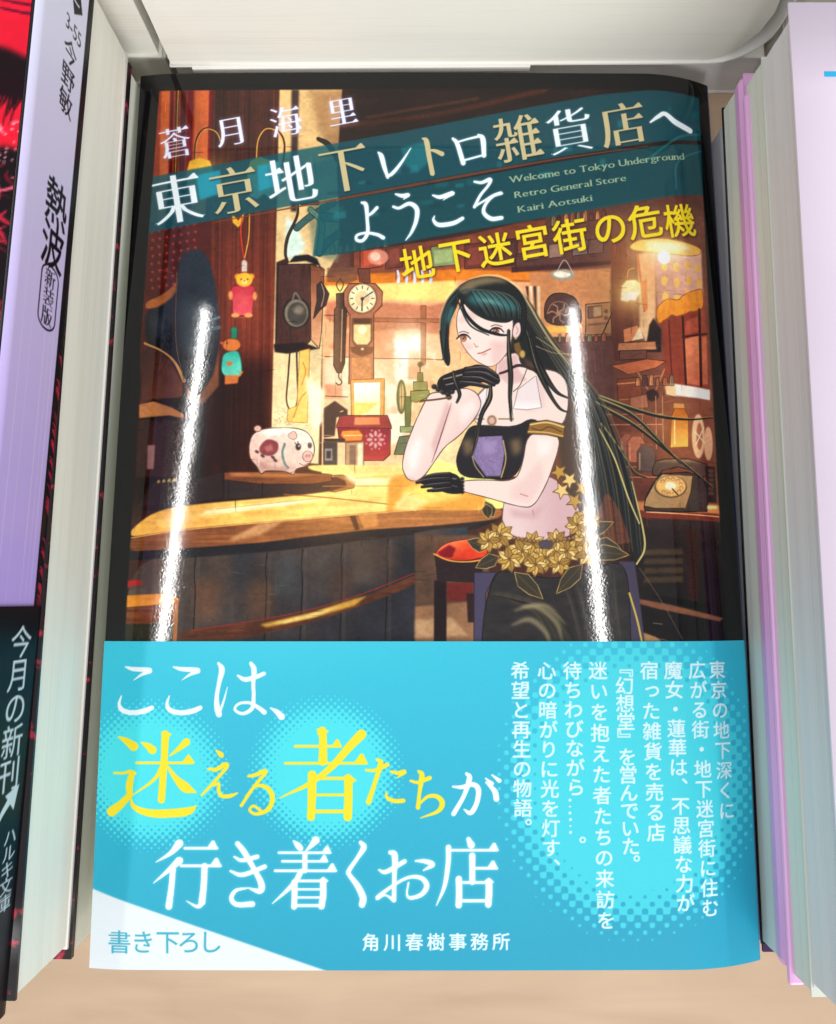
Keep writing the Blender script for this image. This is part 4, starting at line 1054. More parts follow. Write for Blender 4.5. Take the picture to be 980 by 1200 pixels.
    for fx, fy, R in ((385, 420, 46), (470, 480, 50), (560, 505, 46), (640, 480, 46), (710, 430, 46), (720, 360, 44), (420, 510, 44), (720, 490, 44), (510, 450, 40), (600, 440, 38), (520, 530, 40), (610, 525, 40), (340, 440, 40), (680, 380, 40)):
        R *= 1.22
        n = 8
        for k in range(n):
            leaf(fx, fy, R, R * .28, k * 2 * math.pi / n + fx, gold[k % 4])
        I.ell(*E([(fx, fy)])[0], 2, 2, (120, 84, 40))
    for k in range(16):
        x = 440 + k * 15; y = 430 + 14 * math.sin(k / 15 * math.pi)
        I.ell(*E([(x, y)])[0], 2.4, 2.4, (92, 60, 40)); I.ell(*E([(x - 1, y - 1)])[0], 1.2, 1.2, (206, 160, 96))
    for sx, sy in ((610, 180), (650, 210), (620, 250), (670, 290), (700, 240)):
        st = []
        for k in range(10):
            r = 36 if k % 2 == 0 else 15
            st.append((sx + r * math.cos(k * math.pi / 5 + sx), sy + r * math.sin(k * math.pi / 5 + sx)))
        P(E(st), gold[int(sx) % 3], line=(92, 62, 30), lw=.8)
    I.ell(*E([(560, 455)])[0], 8, 5, (84, 74, 84), line=(60, 44, 40), lw=.6)
    # arm lying along the counter
    P(E([(560, 20), (615, 50), (600, 120), (560, 230), (510, 315), (450, 310), (330, 275), (225, 250), (220, 215), (300, 208), (440, 215), (470, 150), (485, 40)]), SK, smooth=False, soft=.5, line=LN, lw=.9)
    P(E([(430, 230), (470, 210), (540, 130), (550, 210), (500, 300), (420, 280)]), (240, 196, 192), alpha=.55, soft=3); P(E([(520, 50), (590, 60), (570, 110), (530, 120)]), (255, 246, 240), alpha=.8, soft=2.5); S(E([(460, 262), (490, 272)]), 1, (190, 120, 120))
    P(E([(230, 200), (245, 260), (190, 262), (130, 240), (70, 218), (66, 205), (130, 185), (200, 182)]), (32, 28, 30), smooth=False, line=(12, 10, 12), lw=.8); S(E([(90, 205), (150, 200), (215, 205)]), 1.4, (120, 108, 104)); S(E([(120, 225), (170, 225), (220, 235)]), .9, (96, 86, 84))
    for q in ([(190, 188), (125, 192), (74, 207)], [(190, 204), (118, 208), (64, 219)], [(192, 222), (124, 229), (84, 236)], [(195, 240), (146, 247), (108, 250)]):
        S(E(q), [5.6, 5, 3.4], (10, 9, 11)); S(E(q), [4.2, 3.8, 2.4], (38, 33, 36)); S(E([(x, y - 5) for x, y in q]), [.4, 1.1, .4], (124, 114, 112), alpha=.8)
    for y in (205, 218, 231, 244, 256):
        I.ell(*E([(238, y)])[0], 2.6, 2, (26, 22, 24))
    # arm band
    P(C([(575, 705), (650, 695), (728, 715), (722, 775), (650, 760), (560, 755)]), (150, 106, 50), line=(60, 38, 20), lw=.8); S(C([(575, 715), (650, 706), (724, 726)]), 1.6, (240, 206, 130)); S(C([(566, 746), (650, 750), (720, 766)]), 1.4, (226, 184, 104)); S(C([(580, 730), (620, 740), (660, 725), (715, 748)]), 1.2, (90, 60, 30))
    # raised arm, elbow on the counter
    P([(505, 462), (498, 474), (486, 500), (475, 529), (472, 550), (478, 563), (488, 566), (498, 560), (508, 546), (522, 525), (539, 513), (557, 494), (566, 476), (560, 462), (545, 456), (525, 462)], SK, smooth=False, soft=.5, line=LN, lw=.9, grad=((240, 200, 194), (530, 480), (560, 500)))
    P(C([(205, 610), (228, 640), (185, 750), (150, 850), (138, 800)]), (222, 168, 166), alpha=.65, soft=1.8)
    S(C([(226, 620), (200, 700), (168, 800), (140, 880)]), [.4, 1.2, 1.3, .5], (128, 70, 74))
    P(E([(28, 110), (70, 40), (84, 60), (66, 150), (44, 190)]), (255, 248, 242), alpha=.85, soft=3); P(C([(260, 640), (330, 600), (340, 650), (270, 720)]), (255, 244, 236), alpha=.7, soft=3)
    P(E([(22, 190), (70, 215), (110, 180), (84, 205), (50, 214)]), (226, 172, 160), alpha=.7, soft=1.6)
    # head
    P(C([(256, 200), (246, 260), (252, 320), (285, 385), (325, 430), (372, 456), (405, 462), (440, 440), (475, 395), (495, 330), (500, 240), (440, 170), (330, 150)]), (252, 230, 218), smooth=False, soft=.5, line=LN, lw=.7)
    P(C([(400, 380), (470, 340), (490, 300), (480, 380), (440, 440), (405, 455)]), (236, 190, 184), alpha=.6, soft=2.5); P(C([(250, 250), (300, 215), (350, 215), (340, 250), (260, 270)]), (238, 196, 186), alpha=.6, soft=1.5)
    I.ell(*C([(515, 300)])[0], 5, 9.5, (246, 212, 204), rot=.25, line=LN, lw=.7); S(C([(512, 285), (520, 300), (512, 318)]), .8, (190, 120, 116))
    # features: eyes, brows, nose, mouth
    for x, y, w, t in ((278, 335, 48, 0), (422, 306, 54, 1)):
        P(C([(x - w * .55, y + 4), (x - w * .2, y - 14), (x + w * .3, y - 12), (x + w * .6, y + 2), (x + w * .2, y + 14), (x - w * .3, y + 12)]), (255, 248, 244))
        I.ell(*C([(x, y)])[0], 3.9, 4.2, (120, 58, 34)); I.ell(*C([(x, y + 4)])[0], 2.8, 2.5, (236, 150, 80)); I.ell(*C([(x, y)])[0], 1.3, 1.5, (44, 22, 20)); I.ell(*C([(x - 4, y - 5)])[0], .8, .8, (255, 255, 255))
        S(C([(x - w * .62, y + 2), (x - w * .2, y - 15), (x + w * .3, y - 14), (x + w * .66, y + 3)]), [1.6, 2.2, 2.0, 1.2], (44, 28, 30)); S(C([(x - w * .4, y - 24), (x, y - 30), (x + w * .5, y - 22)]), 1.0, (96, 64, 60))
    S(C([(326, 358), (334, 374), (342, 370)]), 1.0, (206, 130, 116)); S(C([(342, 402), (362, 398), (398, 382)]), 1.3, (178, 76, 72)); P(C([(355, 404), (385, 396), (378, 408), (364, 411)]), (236, 160, 150), soft=.8)
    I.ell(*C([(290, 372)])[0], 8, 4, (246, 176, 164), alpha=.45, soft=2.5); I.ell(*C([(420, 362)])[0], 8, 4, (246, 176, 164), alpha=.45, soft=2.5)
    # gloved hand under the chin
    P(C([(160, 545), (175, 505), (225, 485), (300, 462), (345, 450), (400, 468), (440, 505), (435, 540), (400, 530), (360, 525), (300, 545), (240, 560), (200, 572)]), (34, 30, 32), smooth=False, line=(12, 10, 12), lw=.9)
    for q in ([(190, 515), (260, 498), (340, 478)], [(200, 540), (290, 520), (360, 505)], [(350, 465), (395, 490), (425, 520)]):
        S(C(q), [1, 1.8, .8], (150, 140, 134))
    for x, y in ((168, 560), (190, 572), (210, 580), (228, 570), (150, 548), (215, 594)):
        I.ell(*C([(x, y)])[0], 3.4, 3, (28, 24, 26)); I.ell(*C([(x - 2, y - 2)])[0], 1, .8, (120, 110, 104))
    for q in ([(290, 472), (370, 468), (428, 500)], [(285, 490), (365, 490), (434, 522)], [(275, 510), (350, 513), (414, 540)], [(262, 530), (330, 536), (384, 549)]):
        S(C(q), [6.4, 5.6, 4.2], (12, 10, 12)); S(C(q), [5, 4.4, 3], (40, 35, 37)); S(C([(x, y - 6) for x, y in q]), [.5, 1.2, .5], (140, 130, 126), alpha=.8)
    S(C([(90, 610), (150, 605), (220, 595)]), 2.2, (112, 78, 44))
    # choker, ear-ring
    S(C([(440, 490), (470, 480), (520, 455), (580, 470), (620, 500)]), [2.6, 3.6, 3], (60, 40, 38)); S(C([(560, 470), (530, 540), (500, 570)]), .9, (60, 40, 38))
    I.ell(*C([(510, 335)])[0], 1.4, 1.4, (220, 180, 90)); P(C([(500, 360), (525, 350), (540, 395), (550, 420), (525, 415), (505, 390)]), (120, 88, 44), line=(50, 34, 22), lw=.6); I.ell(*C([(540, 405)])[0], 3, 4.4, (206, 164, 84))
    # crown of hair and fringe
    P(C([(172, 300), (176, 240), (200, 170), (250, 110), (310, 75), (375, 62), (445, 70), (505, 105), (548, 165), (560, 235), (545, 330), (530, 360), (535, 290), (525, 255), (508, 240), (492, 256), (470, 266), (420, 264), (370, 250), (320, 222), (285, 186), (262, 150), (250, 190), (215, 260), (210, 350), (220, 430), (212, 462), (190, 430), (180, 370)]), HA, smooth=False, soft=.5, line=(14, 16, 18), lw=.9)
    P(C([(250, 120), (300, 80), (375, 64), (440, 70), (480, 92), (420, 90), (340, 105), (285, 140)]), (150, 128, 92), alpha=.8, soft=2.2)
    P(C([(290, 165), (330, 130), (420, 140), (500, 175), (530, 215), (470, 215), (400, 190), (330, 190)]), (52, 128, 130), alpha=.75, soft=3); P(C([(320, 160), (400, 165), (470, 195), (400, 180)]), (150, 214, 210), alpha=.65, soft=1.6); P(C([(195, 250), (220, 190), (240, 200), (215, 280)]), (64, 134, 134), alpha=.7, soft=2)
    for k in range(22):
        t = k / 21
        S(C([(262 + 4 * t, 128), (300 + 150 * t, 120 + 10 * t), (345 + 185 * t, 190 - 10 * t), (378 + 160 * t, 238 + 14 * t)]), [.4, .9, 1.0, .4], [(10, 12, 14), (84, 140, 138), (120, 102, 76)][k % 3], alpha=.6)
    for k in range(9):
        t = k / 8
        S(C([(258, 125), (215 - 20 * t, 200), (200 - 20 * t, 300), (205 + 10 * t - 20, 430)]), .8, [(12, 14, 16), (80, 128, 126)][k % 2], alpha=.6)
    S(C([(262, 150), (290, 230), (350, 290), (430, 318), (478, 322)]), [2, 4.5, 4, 2], (26, 28, 30)); S(C([(245, 140), (265, 200), (310, 280), (390, 322)]), [1, 2.4, 1.2], (40, 52, 54))
    # locks falling over the shoulders
    for st, w in (([(478, 300), (480, 400), (488, 500), (485, 600), (492, 700)], [3, 6, 7, 5, 1]), ([(400, 540), (395, 600), (360, 670), (340, 760), (318, 850)], [3, 7, 6, 4, 1]), ([(235, 480), (240, 520), (262, 580), (250, 620)], [2, 5, 5, 1]), ([(560, 300), (590, 400), (640, 500), (690, 570), (742, 600)], [4, 9, 8, 5, 1]), ([(570, 330), (600, 450), (650, 560), (700, 640), (740, 662)], [4, 8, 6, 3, 1])):
        S(C(st), [v * .8 + .6 for v in w], (20, 20, 22))
        for k in range(7):
            o = (k - 3) * 2.6
            q = [(x + o * (1 - .5 * j / len(st)) + 3 * math.sin(k * 1.7 + j), y + 2 * math.cos(k + j)) for j, (x, y) in enumerate(st)]
            S(C(q), [.5, 1.2, 1.0, .4], [(16, 16, 18), (70, 62, 50), (30, 40, 42), (150, 126, 84)][k % 4], alpha=.85)
    S(C([(300, 75), (375, 58), (450, 66), (520, 112), (570, 190), (640, 310), (720, 420), (790, 500)]), [.8, 2.0, 2.2, 1.8, 1.4, .8], (250, 222, 160), alpha=.85, soft=.6)
    S(C([(172, 300), (178, 235), (205, 165), (255, 105)]), 1.4, (246, 214, 160), alpha=.8, soft=.6)
    for st in ([(600, 370), (680, 400), (770, 405)], [(640, 330), (720, 400), (800, 420)], [(600, 330), (690, 390), (790, 470)]):
        S(C(st), .7, (226, 196, 140), alpha=.7)
# ------------------------------------------------------------------ the paper band print
def halftone(I, cx, cy, rx, ry, inner, outer, pitch, col, alpha=1.0, power=1.0):
    """bright disc dissolving outwards through a 45-degree dot screen."""
    x0 = max(0, int((cx - rx * outer - s0(I)[0]) * I.S)); x1 = min(I.w, int((cx + rx * outer - s0(I)[0]) * I.S))
    y0 = max(0, int((cy - ry * outer - s0(I)[1]) * I.S)); y1 = min(I.h, int((cy + ry * outer - s0(I)[1]) * I.S))
    xs = np.arange(x0, x1) / I.S + I.x0; ys = np.arange(y0, y1) / I.S + I.y0
    X, Y = np.meshgrid(xs, ys)
    r = np.hypot((X - cx) / rx, (Y - cy) / ry)
    t = np.clip((outer - r) / (outer - inner), 0, 1) ** power
    k = 2 * math.pi / pitch
    h = (np.cos(k * (X + Y) / math.sqrt(2)) + np.cos(k * (X - Y) / math.sqrt(2))) / 4 + .5
    m = np.clip((t - (1 - h)) * 7 + .5, 0, 1) * (t > .01)
    m = np.maximum(m, np.clip((t - .93) * 14, 0, 1))
    I.apply((m.astype(np.float32), x0, y0, x1, y1), col, alpha)


def s0(I):
    return (I.x0, I.y0)


def paint_band():
    I = Ink(90, 738, 905, 1155, 2.0, (50, 182, 214))
    P = I.poly; S = I.stroke
    P([(90, 738), (905, 738), (905, 1155), (90, 1155)], (54, 196, 222), grad=((38, 164, 196), (420, 740), (470, 1130)))
    I.glow(300, 745, 180, (20, 60, 60), .5, ry=60)
    halftone(I, 181, 908, 66, 66, .86, 1.42, 6.2, (78, 230, 238), alpha=.85)
    halftone(I, 384, 905, 66, 66, .86, 1.42, 6.2, (78, 230, 238), alpha=.85)
    halftone(I, 742, 918, 128, 148, .86, 1.28, 12.0, (74, 222, 234), alpha=.8)
    Wt, Ye = (240, 249, 253), (250, 226, 40)
    O1 = frame_of(100, 750, 3.77); O2 = frame_of(340, 750, 3.5); O3 = frame_of(160, 960, 3.77); O4 = frame_of(400, 960, 3.77)
    def draw(f, strokes, col, tris=(), glow=True):
        pl = []
        for st in strokes:
            pl += Ink.ribbon(np.array(f(st)), 0)
        for t in tris:
            q = np.array(f(t)); x, y = q[:, 0], q[:, 1]
            pl.append(q if np.sum(x * np.roll(y, -1) - y * np.roll(x, -1)) > 0 else q[::-1])
        if glow:
            I.apply(I.mask(pl, 1.8), (150, 245, 255), .55)
        I.apply(I.mask(pl, .3), col)
    def bar(x0, x1, y, w=10, y1=None):
        y1 = y if y1 is None else y1
        return [(x0, y, w), ((x0 + x1) / 2, (y + y1) / 2, w), (x1, y1, w)]
    def wedge(x, y, s=32):
        return [(x - s * 1.5, y + 4), (x - s * .75, y - s), (x - s * .45, y - s * .98), (x + 2, y + 4)]
    for dx in (0, 214):
        draw(O1, [[(183 + dx, 118, 6), (215 + dx, 127, 18), (262 + dx, 130, 22), (292 + dx, 133, 22)], [(294 + dx, 138, 18), (258 + dx, 152, 13), (220 + dx, 178, 2)], [(166 + dx, 247, 5), (156 + dx, 285, 15), (172 + dx, 312, 22), (218 + dx, 322, 22), (270 + dx, 314, 24), (303 + dx, 300, 20)]], Wt, glow=False)
    draw(O1, [[(597, 102, 12), (612, 130, 26), (600, 190, 19), (590, 250, 19), (592, 300, 26), (600, 330, 26)], [(604, 318, 12), (622, 265, 9), (637, 208, 3)], [(683, 157, 10), (715, 174, 21), (765, 162, 20), (798, 148, 18)], [(740, 102, 16), (754, 130, 24), (751, 190, 18), (753, 250, 17), (746, 302, 18), (705, 326, 15), (670, 308, 12), (688, 282, 12), (735, 278, 14), (775, 300, 18), (800, 320, 22)], [(826, 300, 5), (855, 318, 22), (876, 340, 30)]], Wt, glow=False)
    # 迷
    draw(O1, [[(152, 430, 6), (185, 446, 26), (222, 472, 42)], [(133, 592, 10), (175, 592, 12), (206, 584, 16), (226, 592, 16)], [(214, 596, 26), (203, 645, 32), (205, 690, 26)], [(203, 690, 26), (165, 730, 34), (122, 765, 44)], [(207, 698, 6), (225, 742, 22), (290, 768, 34), (380, 770, 38), (462, 760, 36), (500, 737, 6)],
              [(362, 418, 34), (362, 430, 34), (356, 560, 30), (345, 710, 32)], [(256, 454, 6), (285, 470, 28), (305, 488, 38)], [(456, 452, 34), (425, 480, 22), (382, 514, 6)], bar(235, 470, 545, 12), [(352, 555, 20), (312, 620, 15), (214, 692, 4)], [(368, 555, 10), (408, 612, 26), (452, 655, 44), (498, 676, 6)]], Ye,
         [[(430, 550), (465, 505), (494, 545), (480, 552)], [(345, 405), (392, 415), (372, 440), (345, 440)]], glow=False)
    draw(O1, [[(588, 490, 8), (608, 508, 24), (612, 514, 18)], [(553, 572, 12), (588, 574, 18), (626, 552, 20), (634, 562, 18), (605, 600, 14), (562, 648, 14), (522, 690, 9)], [(572, 645, 10), (598, 638, 14), (598, 668, 16), (612, 692, 18), (648, 692, 18), (680, 680, 8)]], Ye, glow=False)
    draw(O1, [[(728, 604, 10), (762, 598, 18), (800, 582, 20), (802, 594, 15), (755, 650, 14), (698, 735, 14)], [(716, 695, 6), (762, 648, 14), (812, 656, 20), (836, 700, 22), (816, 752, 20), (765, 772, 15), (735, 756, 12), (752, 736, 12), (782, 756, 14)]], Ye, glow=False)
    # 者
    draw(O2, [[(140, 372, 32), (143, 420, 32), (142, 500, 36)], bar(28, 215, 438, 11), bar(-12, 318, 508, 11), [(300, 388, 40), (250, 440, 34), (180, 520, 28), (90, 590, 20), (0, 634, 9), (-36, 652, 3)], [(98, 555, 36), (97, 640, 34), (93, 730, 32)], [(246, 570, 34), (246, 650, 34), (243, 730, 34)], bar(100, 245, 570, 13), bar(110, 240, 638, 11), bar(105, 240, 706, 15)], Ye,
         [wedge(218, 436, 28), wedge(325, 508, 40), [(225, 562), (246, 550), (280, 578), (262, 590)], [(118, 362), (168, 374), (150, 392), (120, 390)]], glow=False)
    draw(O2, [[(318, 536, 10), (355, 536, 14), (405, 514, 18)], [(362, 492, 10), (378, 508, 22), (357, 580, 18), (328, 668, 22)], [(420, 542, 10), (450, 548, 17), (476, 543, 18), (445, 568, 4)], [(399, 625, 5), (405, 650, 14), (435, 663, 18), (470, 662, 18)]], Ye, glow=False)
    draw(O2, [[(500, 580, 10), (530, 586, 14), (578, 568, 18)], [(532, 540, 10), (546, 558, 22), (536, 630, 15), (530, 690, 18)], [(533, 678, 8), (570, 645, 14), (608, 645, 18), (629, 672, 22), (610, 706, 16), (540, 733, 4)]], Ye, glow=False)
    draw(O2, [[(672, 604, 8), (710, 606, 17), (752, 595, 20), (776, 615, 22), (770, 670, 20), (745, 712, 20), (718, 698, 6)], [(728, 550, 12), (740, 570, 22), (718, 640, 18), (675, 716, 20)], [(808, 586, 8), (842, 622, 22), (850, 655, 24)], [(806, 570, 6), (832, 592, 17)], [(832, 556, 6), (862, 580, 18)]], Wt, glow=False)
    # 行き着くお店
    draw(O3, [[(198, 112, 36), (160, 155, 20), (95, 195, 4)], [(198, 188, 34), (150, 232, 20), (84, 288, 4)], [(170, 225, 26), (164, 300, 26), (152, 392, 30)], bar(222, 365, 133, 12), bar(206, 380, 211, 12), [(310, 212, 28), (306, 300, 28), (298, 370, 30)], [(300, 372, 28), (278, 392, 16), (228, 366, 3)]], Wt, [wedge(368, 132, 34), wedge(384, 211, 36)])
    draw(O3, [[(455, 112, 22), (485, 150, 26), (528, 225, 22), (560, 290, 28), (552, 322, 26), (500, 308, 4)], [(440, 170, 8), (475, 186, 18), (542, 170, 20)], [(424, 234, 10), (478, 250, 20), (575, 214, 20)], [(500, 309, 6), (448, 320, 16), (428, 355, 20), (452, 382, 22), (520, 380, 26)]], Wt)
    draw(O3, [[(702, 100, 8), (720, 118, 26), (732, 132, 26)], [(800, 96, 34), (782, 118, 22), (758, 142, 8)], bar(637, 862, 152, 11), [(752, 155, 22), (752, 190, 22), (752, 232, 22)], bar(652, 848, 190, 11), bar(620, 888, 232, 11), [(735, 235, 24), (700, 292, 22), (608, 378, 4)], [(706, 282, 26), (706, 340, 26), (704, 392, 26)], [(832, 280, 28), (832, 340, 28), (824, 390, 28)], bar(705, 830, 277, 11), bar(705, 830, 314, 10), bar(705, 830, 350, 10), bar(705, 830, 386, 13)], Wt, [wedge(868, 151, 30), wedge(854, 189, 28), wedge(892, 231, 32), [(815, 272), (832, 258), (856, 276), (840, 290)]])
    draw(O4, [[(92, 106, 16), (106, 128, 26), (78, 175, 18), (40, 232, 20), (44, 252, 20), (78, 298, 26), (102, 350, 30), (98, 382, 28)]], Wt)
    draw(O4, [[(172, 228, 8), (205, 236, 20), (285, 190, 20)], [(222, 150, 18), (242, 165, 28), (240, 260, 19), (238, 362, 20)], [(238, 362, 18), (200, 340, 8), (165, 352, 20), (230, 300, 14), (300, 262, 14), (358, 264, 20), (382, 298, 24), (360, 336, 20), (312, 352, 16), (295, 335, 9), (302, 285, 8)], [(333, 188, 8), (375, 190, 20), (408, 205, 22), (368, 230, 6)]], Wt)
    draw(O4, [[(566, 92, 20), (578, 118, 32)], bar(480, 690, 141, 12), [(478, 128, 24), (476, 200, 22), (460, 300, 18), (424, 386, 4)], [(582, 165, 28), (582, 220, 26), (582, 282, 26)], bar(590, 690, 221, 12), [(523, 268, 28), (524, 330, 28), (522, 385, 28)], [(655, 280, 30), (655, 330, 30), (652, 382, 28)], bar(524, 655, 284, 12), bar(524, 655, 365, 14)], Wt, [wedge(698, 140, 32), wedge(694, 221, 34), [(636, 276), (654, 262), (678, 282), (660, 292)]])
    # white corner and small lettering
    P([(60, 1028), (104, 1043), (390, 1141), (447, 1160), (60, 1160)], (232, 240, 246), soft=.4)
    for k, ch in enumerate('書き下ろし'):
        I.apply(I.mask(letter_polys(ch, (142, 170, 199, 224, 249)[k], 1106 - .2 * k, 29, 29, 0, 'semi'), .3), (64, 176, 200))
    for k, ch in enumerate('角川春樹事務所'):
        I.apply(I.mask(letter_polys(ch, 436 + k * 25.3, 1105.4 - k * .15, 21.5, 21.5, 0, 'bold'), .3), (232, 250, 252))
    cols = [('東京の地下深くに', 845, 786, 856, 954), ('広がる街・地下迷宮街に住む', 819, 786, 833, 1067), ('魔女・蓮華は、不思議な力が', 790, 786, 803, 1060), ('宿った雑貨を売る店', 762, 786, 769, 977), ('『幻想堂』を営んでいた。', 732, 783, 740, 1014), ('迷いを抱えた者たちの来訪を', 702, 786, 710, 1080), ('待ちわびながら……。', 672, 786, 677, 992), ('心の暗がりに光を灯す、', 642, 786, 647, 1018), ('希望と再生の物語。', 611, 786, 614, 971)]
    for txt, x0, y0, x1, y1 in cols:
        n = len(txt)
        for k, ch in enumerate(txt):
            t = k / (n - 1)
            x, y = x0 + (x1 - x0) * t, y0 + (y1 - y0) * t
            rot = 0.0
            if ch in '…『』':
                rot = math.pi / 2
            if ch in '、。':
                x += 13; y -= 13
            if ch == 'っ':
                x += 2; y -= 2
            I.apply(I.mask(letter_polys(ch, x, y, 22.5, 22.5, rot, 'bold'), .25), (222, 246, 252))
    I.a += ((RNG.random((I.h, I.w, 1)) - .5) * 7 + (RNG.random((I.h, I.w, 3)) - .5) * 4).astype(np.float32)
    return I
# ------------------------------------------------------------------ the table
def rounded_box(name, size, centre, bevel, mat, parent=None):
    bm = bmesh.new()
    bmesh.ops.create_cube(bm, size=1.0)
    for v in bm.verts:
        v.co = Vector([(v.co[i] * size[i] + centre[i]) * MM for i in range(3)])
    if bevel:
        bmesh.ops.bevel(bm, geom=bm.edges[:], offset=bevel * MM, segments=2, affect='EDGES', profile=.5)
    me = bpy.data.meshes.new(name)
    bm.to_mesh(me); bm.free()
    me.materials.append(mat)
    return put(bpy.data.objects.new(name, me), parent)


table = rounded_box('table_top', (900, 760, 24), (0, 40, -12), 1.5, M_WOOD)
tag(table, kind='structure')


# ------------------------------------------------------------------ generic paperback
def jacket_path(W, T, r, t, back_in=0.0):
    """cross-section (x, z) of a jacket: fore-edge at x=0, spine at x=W; outside then inside."""
    def arc(cx, cz, rad, a0, a1, n=7):
        return [(cx + rad * math.cos(a), cz + rad * math.sin(a)) for a in np.linspace(a0, a1, n)]
    out = [(0, T)] + [(W * f, T) for f in (.2, .4, .6, .8)] + arc(W - r, T - r, r, math.pi / 2, 0) + arc(W - r, r, r, 0, -math.pi / 2) + [(W * f, 0) for f in (.8, .6, .4, .2)] + [(back_in, 0)]
    ri = max(r - t, .2)
    inn = [(0, T - t)] + [(W * f, T - t) for f in (.2, .4, .6, .8)] + arc(W - r, T - r, ri, math.pi / 2, 0) + arc(W - r, r, ri, 0, -math.pi / 2) + [(W * f, t) for f in (.8, .6, .4, .2)] + [(back_in, t)]
    return out, inn


def jacket_mesh(name, W, L, T, r, t, mats, y0=0.0, ny=12, wob=0.0, back_in=0.0):
    """mats = (front, spine, back)."""
    out, inn = jacket_path(W, T, r, t, back_in)
    n = len(out)
    me = bpy.data.meshes.new(name)
    bm = bmesh.new()
    ys = np.linspace(y0, y0 + L, ny)
    rows = []
    for y in ys:
        dz = wob * math.sin(y * .045 + T) if wob else 0
        rows.append([bm.verts.new(Vector((x + (dz if x < 1 else 0), y, z + (dz * .5 if x < 1 else 0))) * MM) for x, z in out + inn[::-1]])
    m = 2 * n
    for a, b in zip(rows[:-1], rows[1:]):
        for k in range(m):
            q = (k + 1) % m
            f = bm.faces.new((a[k], a[q], b[q], b[k]))
            kk = k if k < n - 1 else (m - 2 - k if k >= n and k < m - 1 else (n - 2 if k == n - 1 else 0))
            f.material_index = 0 if kk < 5 + 3 else (1 if kk < 5 + 10 else 2)
            f.smooth = not (k == n - 1 or k == m - 1)
    for row in (rows[0], rows[-1]):
        for k in range(n - 1):
            f = bm.faces.new((row[k], row[k + 1], row[m - 2 - k], row[m - 1 - k]))
            f.material_index = 0 if k < 8 else (1 if k < 15 else 2)
    bmesh.ops.recalc_face_normals(bm, faces=bm.faces[:])
    bm.to_mesh(me); bm.free()
    for mt in mats:
        me.materials.append(mt)
    return me


def page_mesh(name, W, L, T, r, inset, mat):
    """text block with a softly uneven fore-edge and rounded back."""
    me = bpy.data.meshes.new(name)
    bm = bmesh.new()
    prof = [(inset, .35), (inset, T - .35)] + [(W - r + (r - .5) * math.cos(a), T / 2 + (T / 2 - .35) * math.sin(a)) for a in np.linspace(math.pi / 2, -math.pi / 2, 9)]
    nz = 9
    left = [(inset + .03 * math.sin(k * 2.1), .35 + (T - .7) * k / (nz - 1)) for k in range(nz)]
    prof = left + prof[2:]
    ys = np.linspace(.5, L - .5, 14)
    rows = []
    for y in ys:
        rows.append([bm.verts.new(Vector((x, y, z)) * MM) for x, z in prof])
    m = len(prof)
    for a, b in zip(rows[:-1], rows[1:]):
        for k in range(m):
            q = (k + 1) % m
            bm.faces.new((a[k], b[k], b[q], a[q]))
    bm.faces.new(rows[0]); bm.faces.new(rows[-1][::-1])
    bmesh.ops.recalc_face_normals(bm, faces=bm.faces[:])
    bm.to_mesh(me); bm.free()
    me.materials.append(mat)
    return me


def make_book(label, group, W, L, T, jacket, pages, loc, rz=0.0, spine_left=False, r=2.0, t=.35, inset=.6, band=None, wob=0.0, fold=None, back_in=0.0, gap=0.0):
    """book lying flat; loc = its lower corner at the (unrotated) left-front; jacket = (front, spine, back)."""
    root = empty('book', loc, rz)
    tag(root, label, 'book', group)
    inner = [put(bpy.data.objects.new('jacket', jacket_mesh('jacket', W, L, T, r, t, jacket, wob=wob, back_in=back_in)), root),
             put(bpy.data.objects.new('page_block', page_mesh('page_block', W - gap, L, T, r, inset, pages)), root)]
    if band:
        bl, bmat = band
        inner.append(put(bpy.data.objects.new('paper_band', jacket_mesh('paper_band', W + .25, bl, T + .3, r + .2, .22, (bmat, bmat, bmat), y0=0.2, ny=4)), root))
        inner[-1].location = (-.02 * MM, 0, -.15 * MM)
    if fold:
        fz, fh, fm, fy0, fy1 = fold
        inner.append(rounded_box('jacket_fold', (2.4, fy1 - fy0, fh), (.75, (fy0 + fy1) / 2, fz + fh / 2), min(fh * .42, 1.1), fm, root))
    if spine_left:
        for o in inner:
            o.rotation_euler = (0, 0, math.pi)
            o.location = o.location + Vector((W, L, 0)) * MM
    return root


# ------------------------------------------------------------------ the featured book
BX, BY0 = -50.9, -56.4            # lower-left corner of the cover (mm)
BW, BL = 105.0, 152.2
BAND = 50.0


def cover_z(u, s):
    """gentle lie of the cover: sags towards its head, rolls over into spine and fore-edge."""
    d = np.maximum(s - 40.0, 0.0)
    drop = 0.049 * (np.sqrt(d * d + 64.0) - 8.0)
    right = np.maximum(u - 91.5, 0.0)
    left = np.maximum(7.0 - u, 0.0)
    roll = 0.0175 * right ** 2 + 0.012 * left ** 2
    bow = 0.00012 * (u - 52) ** 2
    return H0 - drop - roll - bow


def cover_x(u):
    return BX + u - 0.0012 * np.maximum(u - 93.0, 0.0) ** 2


def homography(src, dst):
    Am = []
    for (x, y), (u, v) in zip(src, dst):
        Am.append([x, y, 1, 0, 0, 0, -u * x, -u * y, -u]); Am.append([0, 0, 0, x, y, 1, -v * x, -v * y, -v])
    return np.linalg.svd(np.array(Am))[2][-1].reshape(3, 3)


def through(Hm, u, s):
    w = Hm[2, 0] * u + Hm[2, 1] * s + Hm[2, 2]
    return (Hm[0, 0] * u + Hm[0, 1] * s + Hm[0, 2]) / w, (Hm[1, 0] * u + Hm[1, 1] * s + Hm[1, 2]) / w


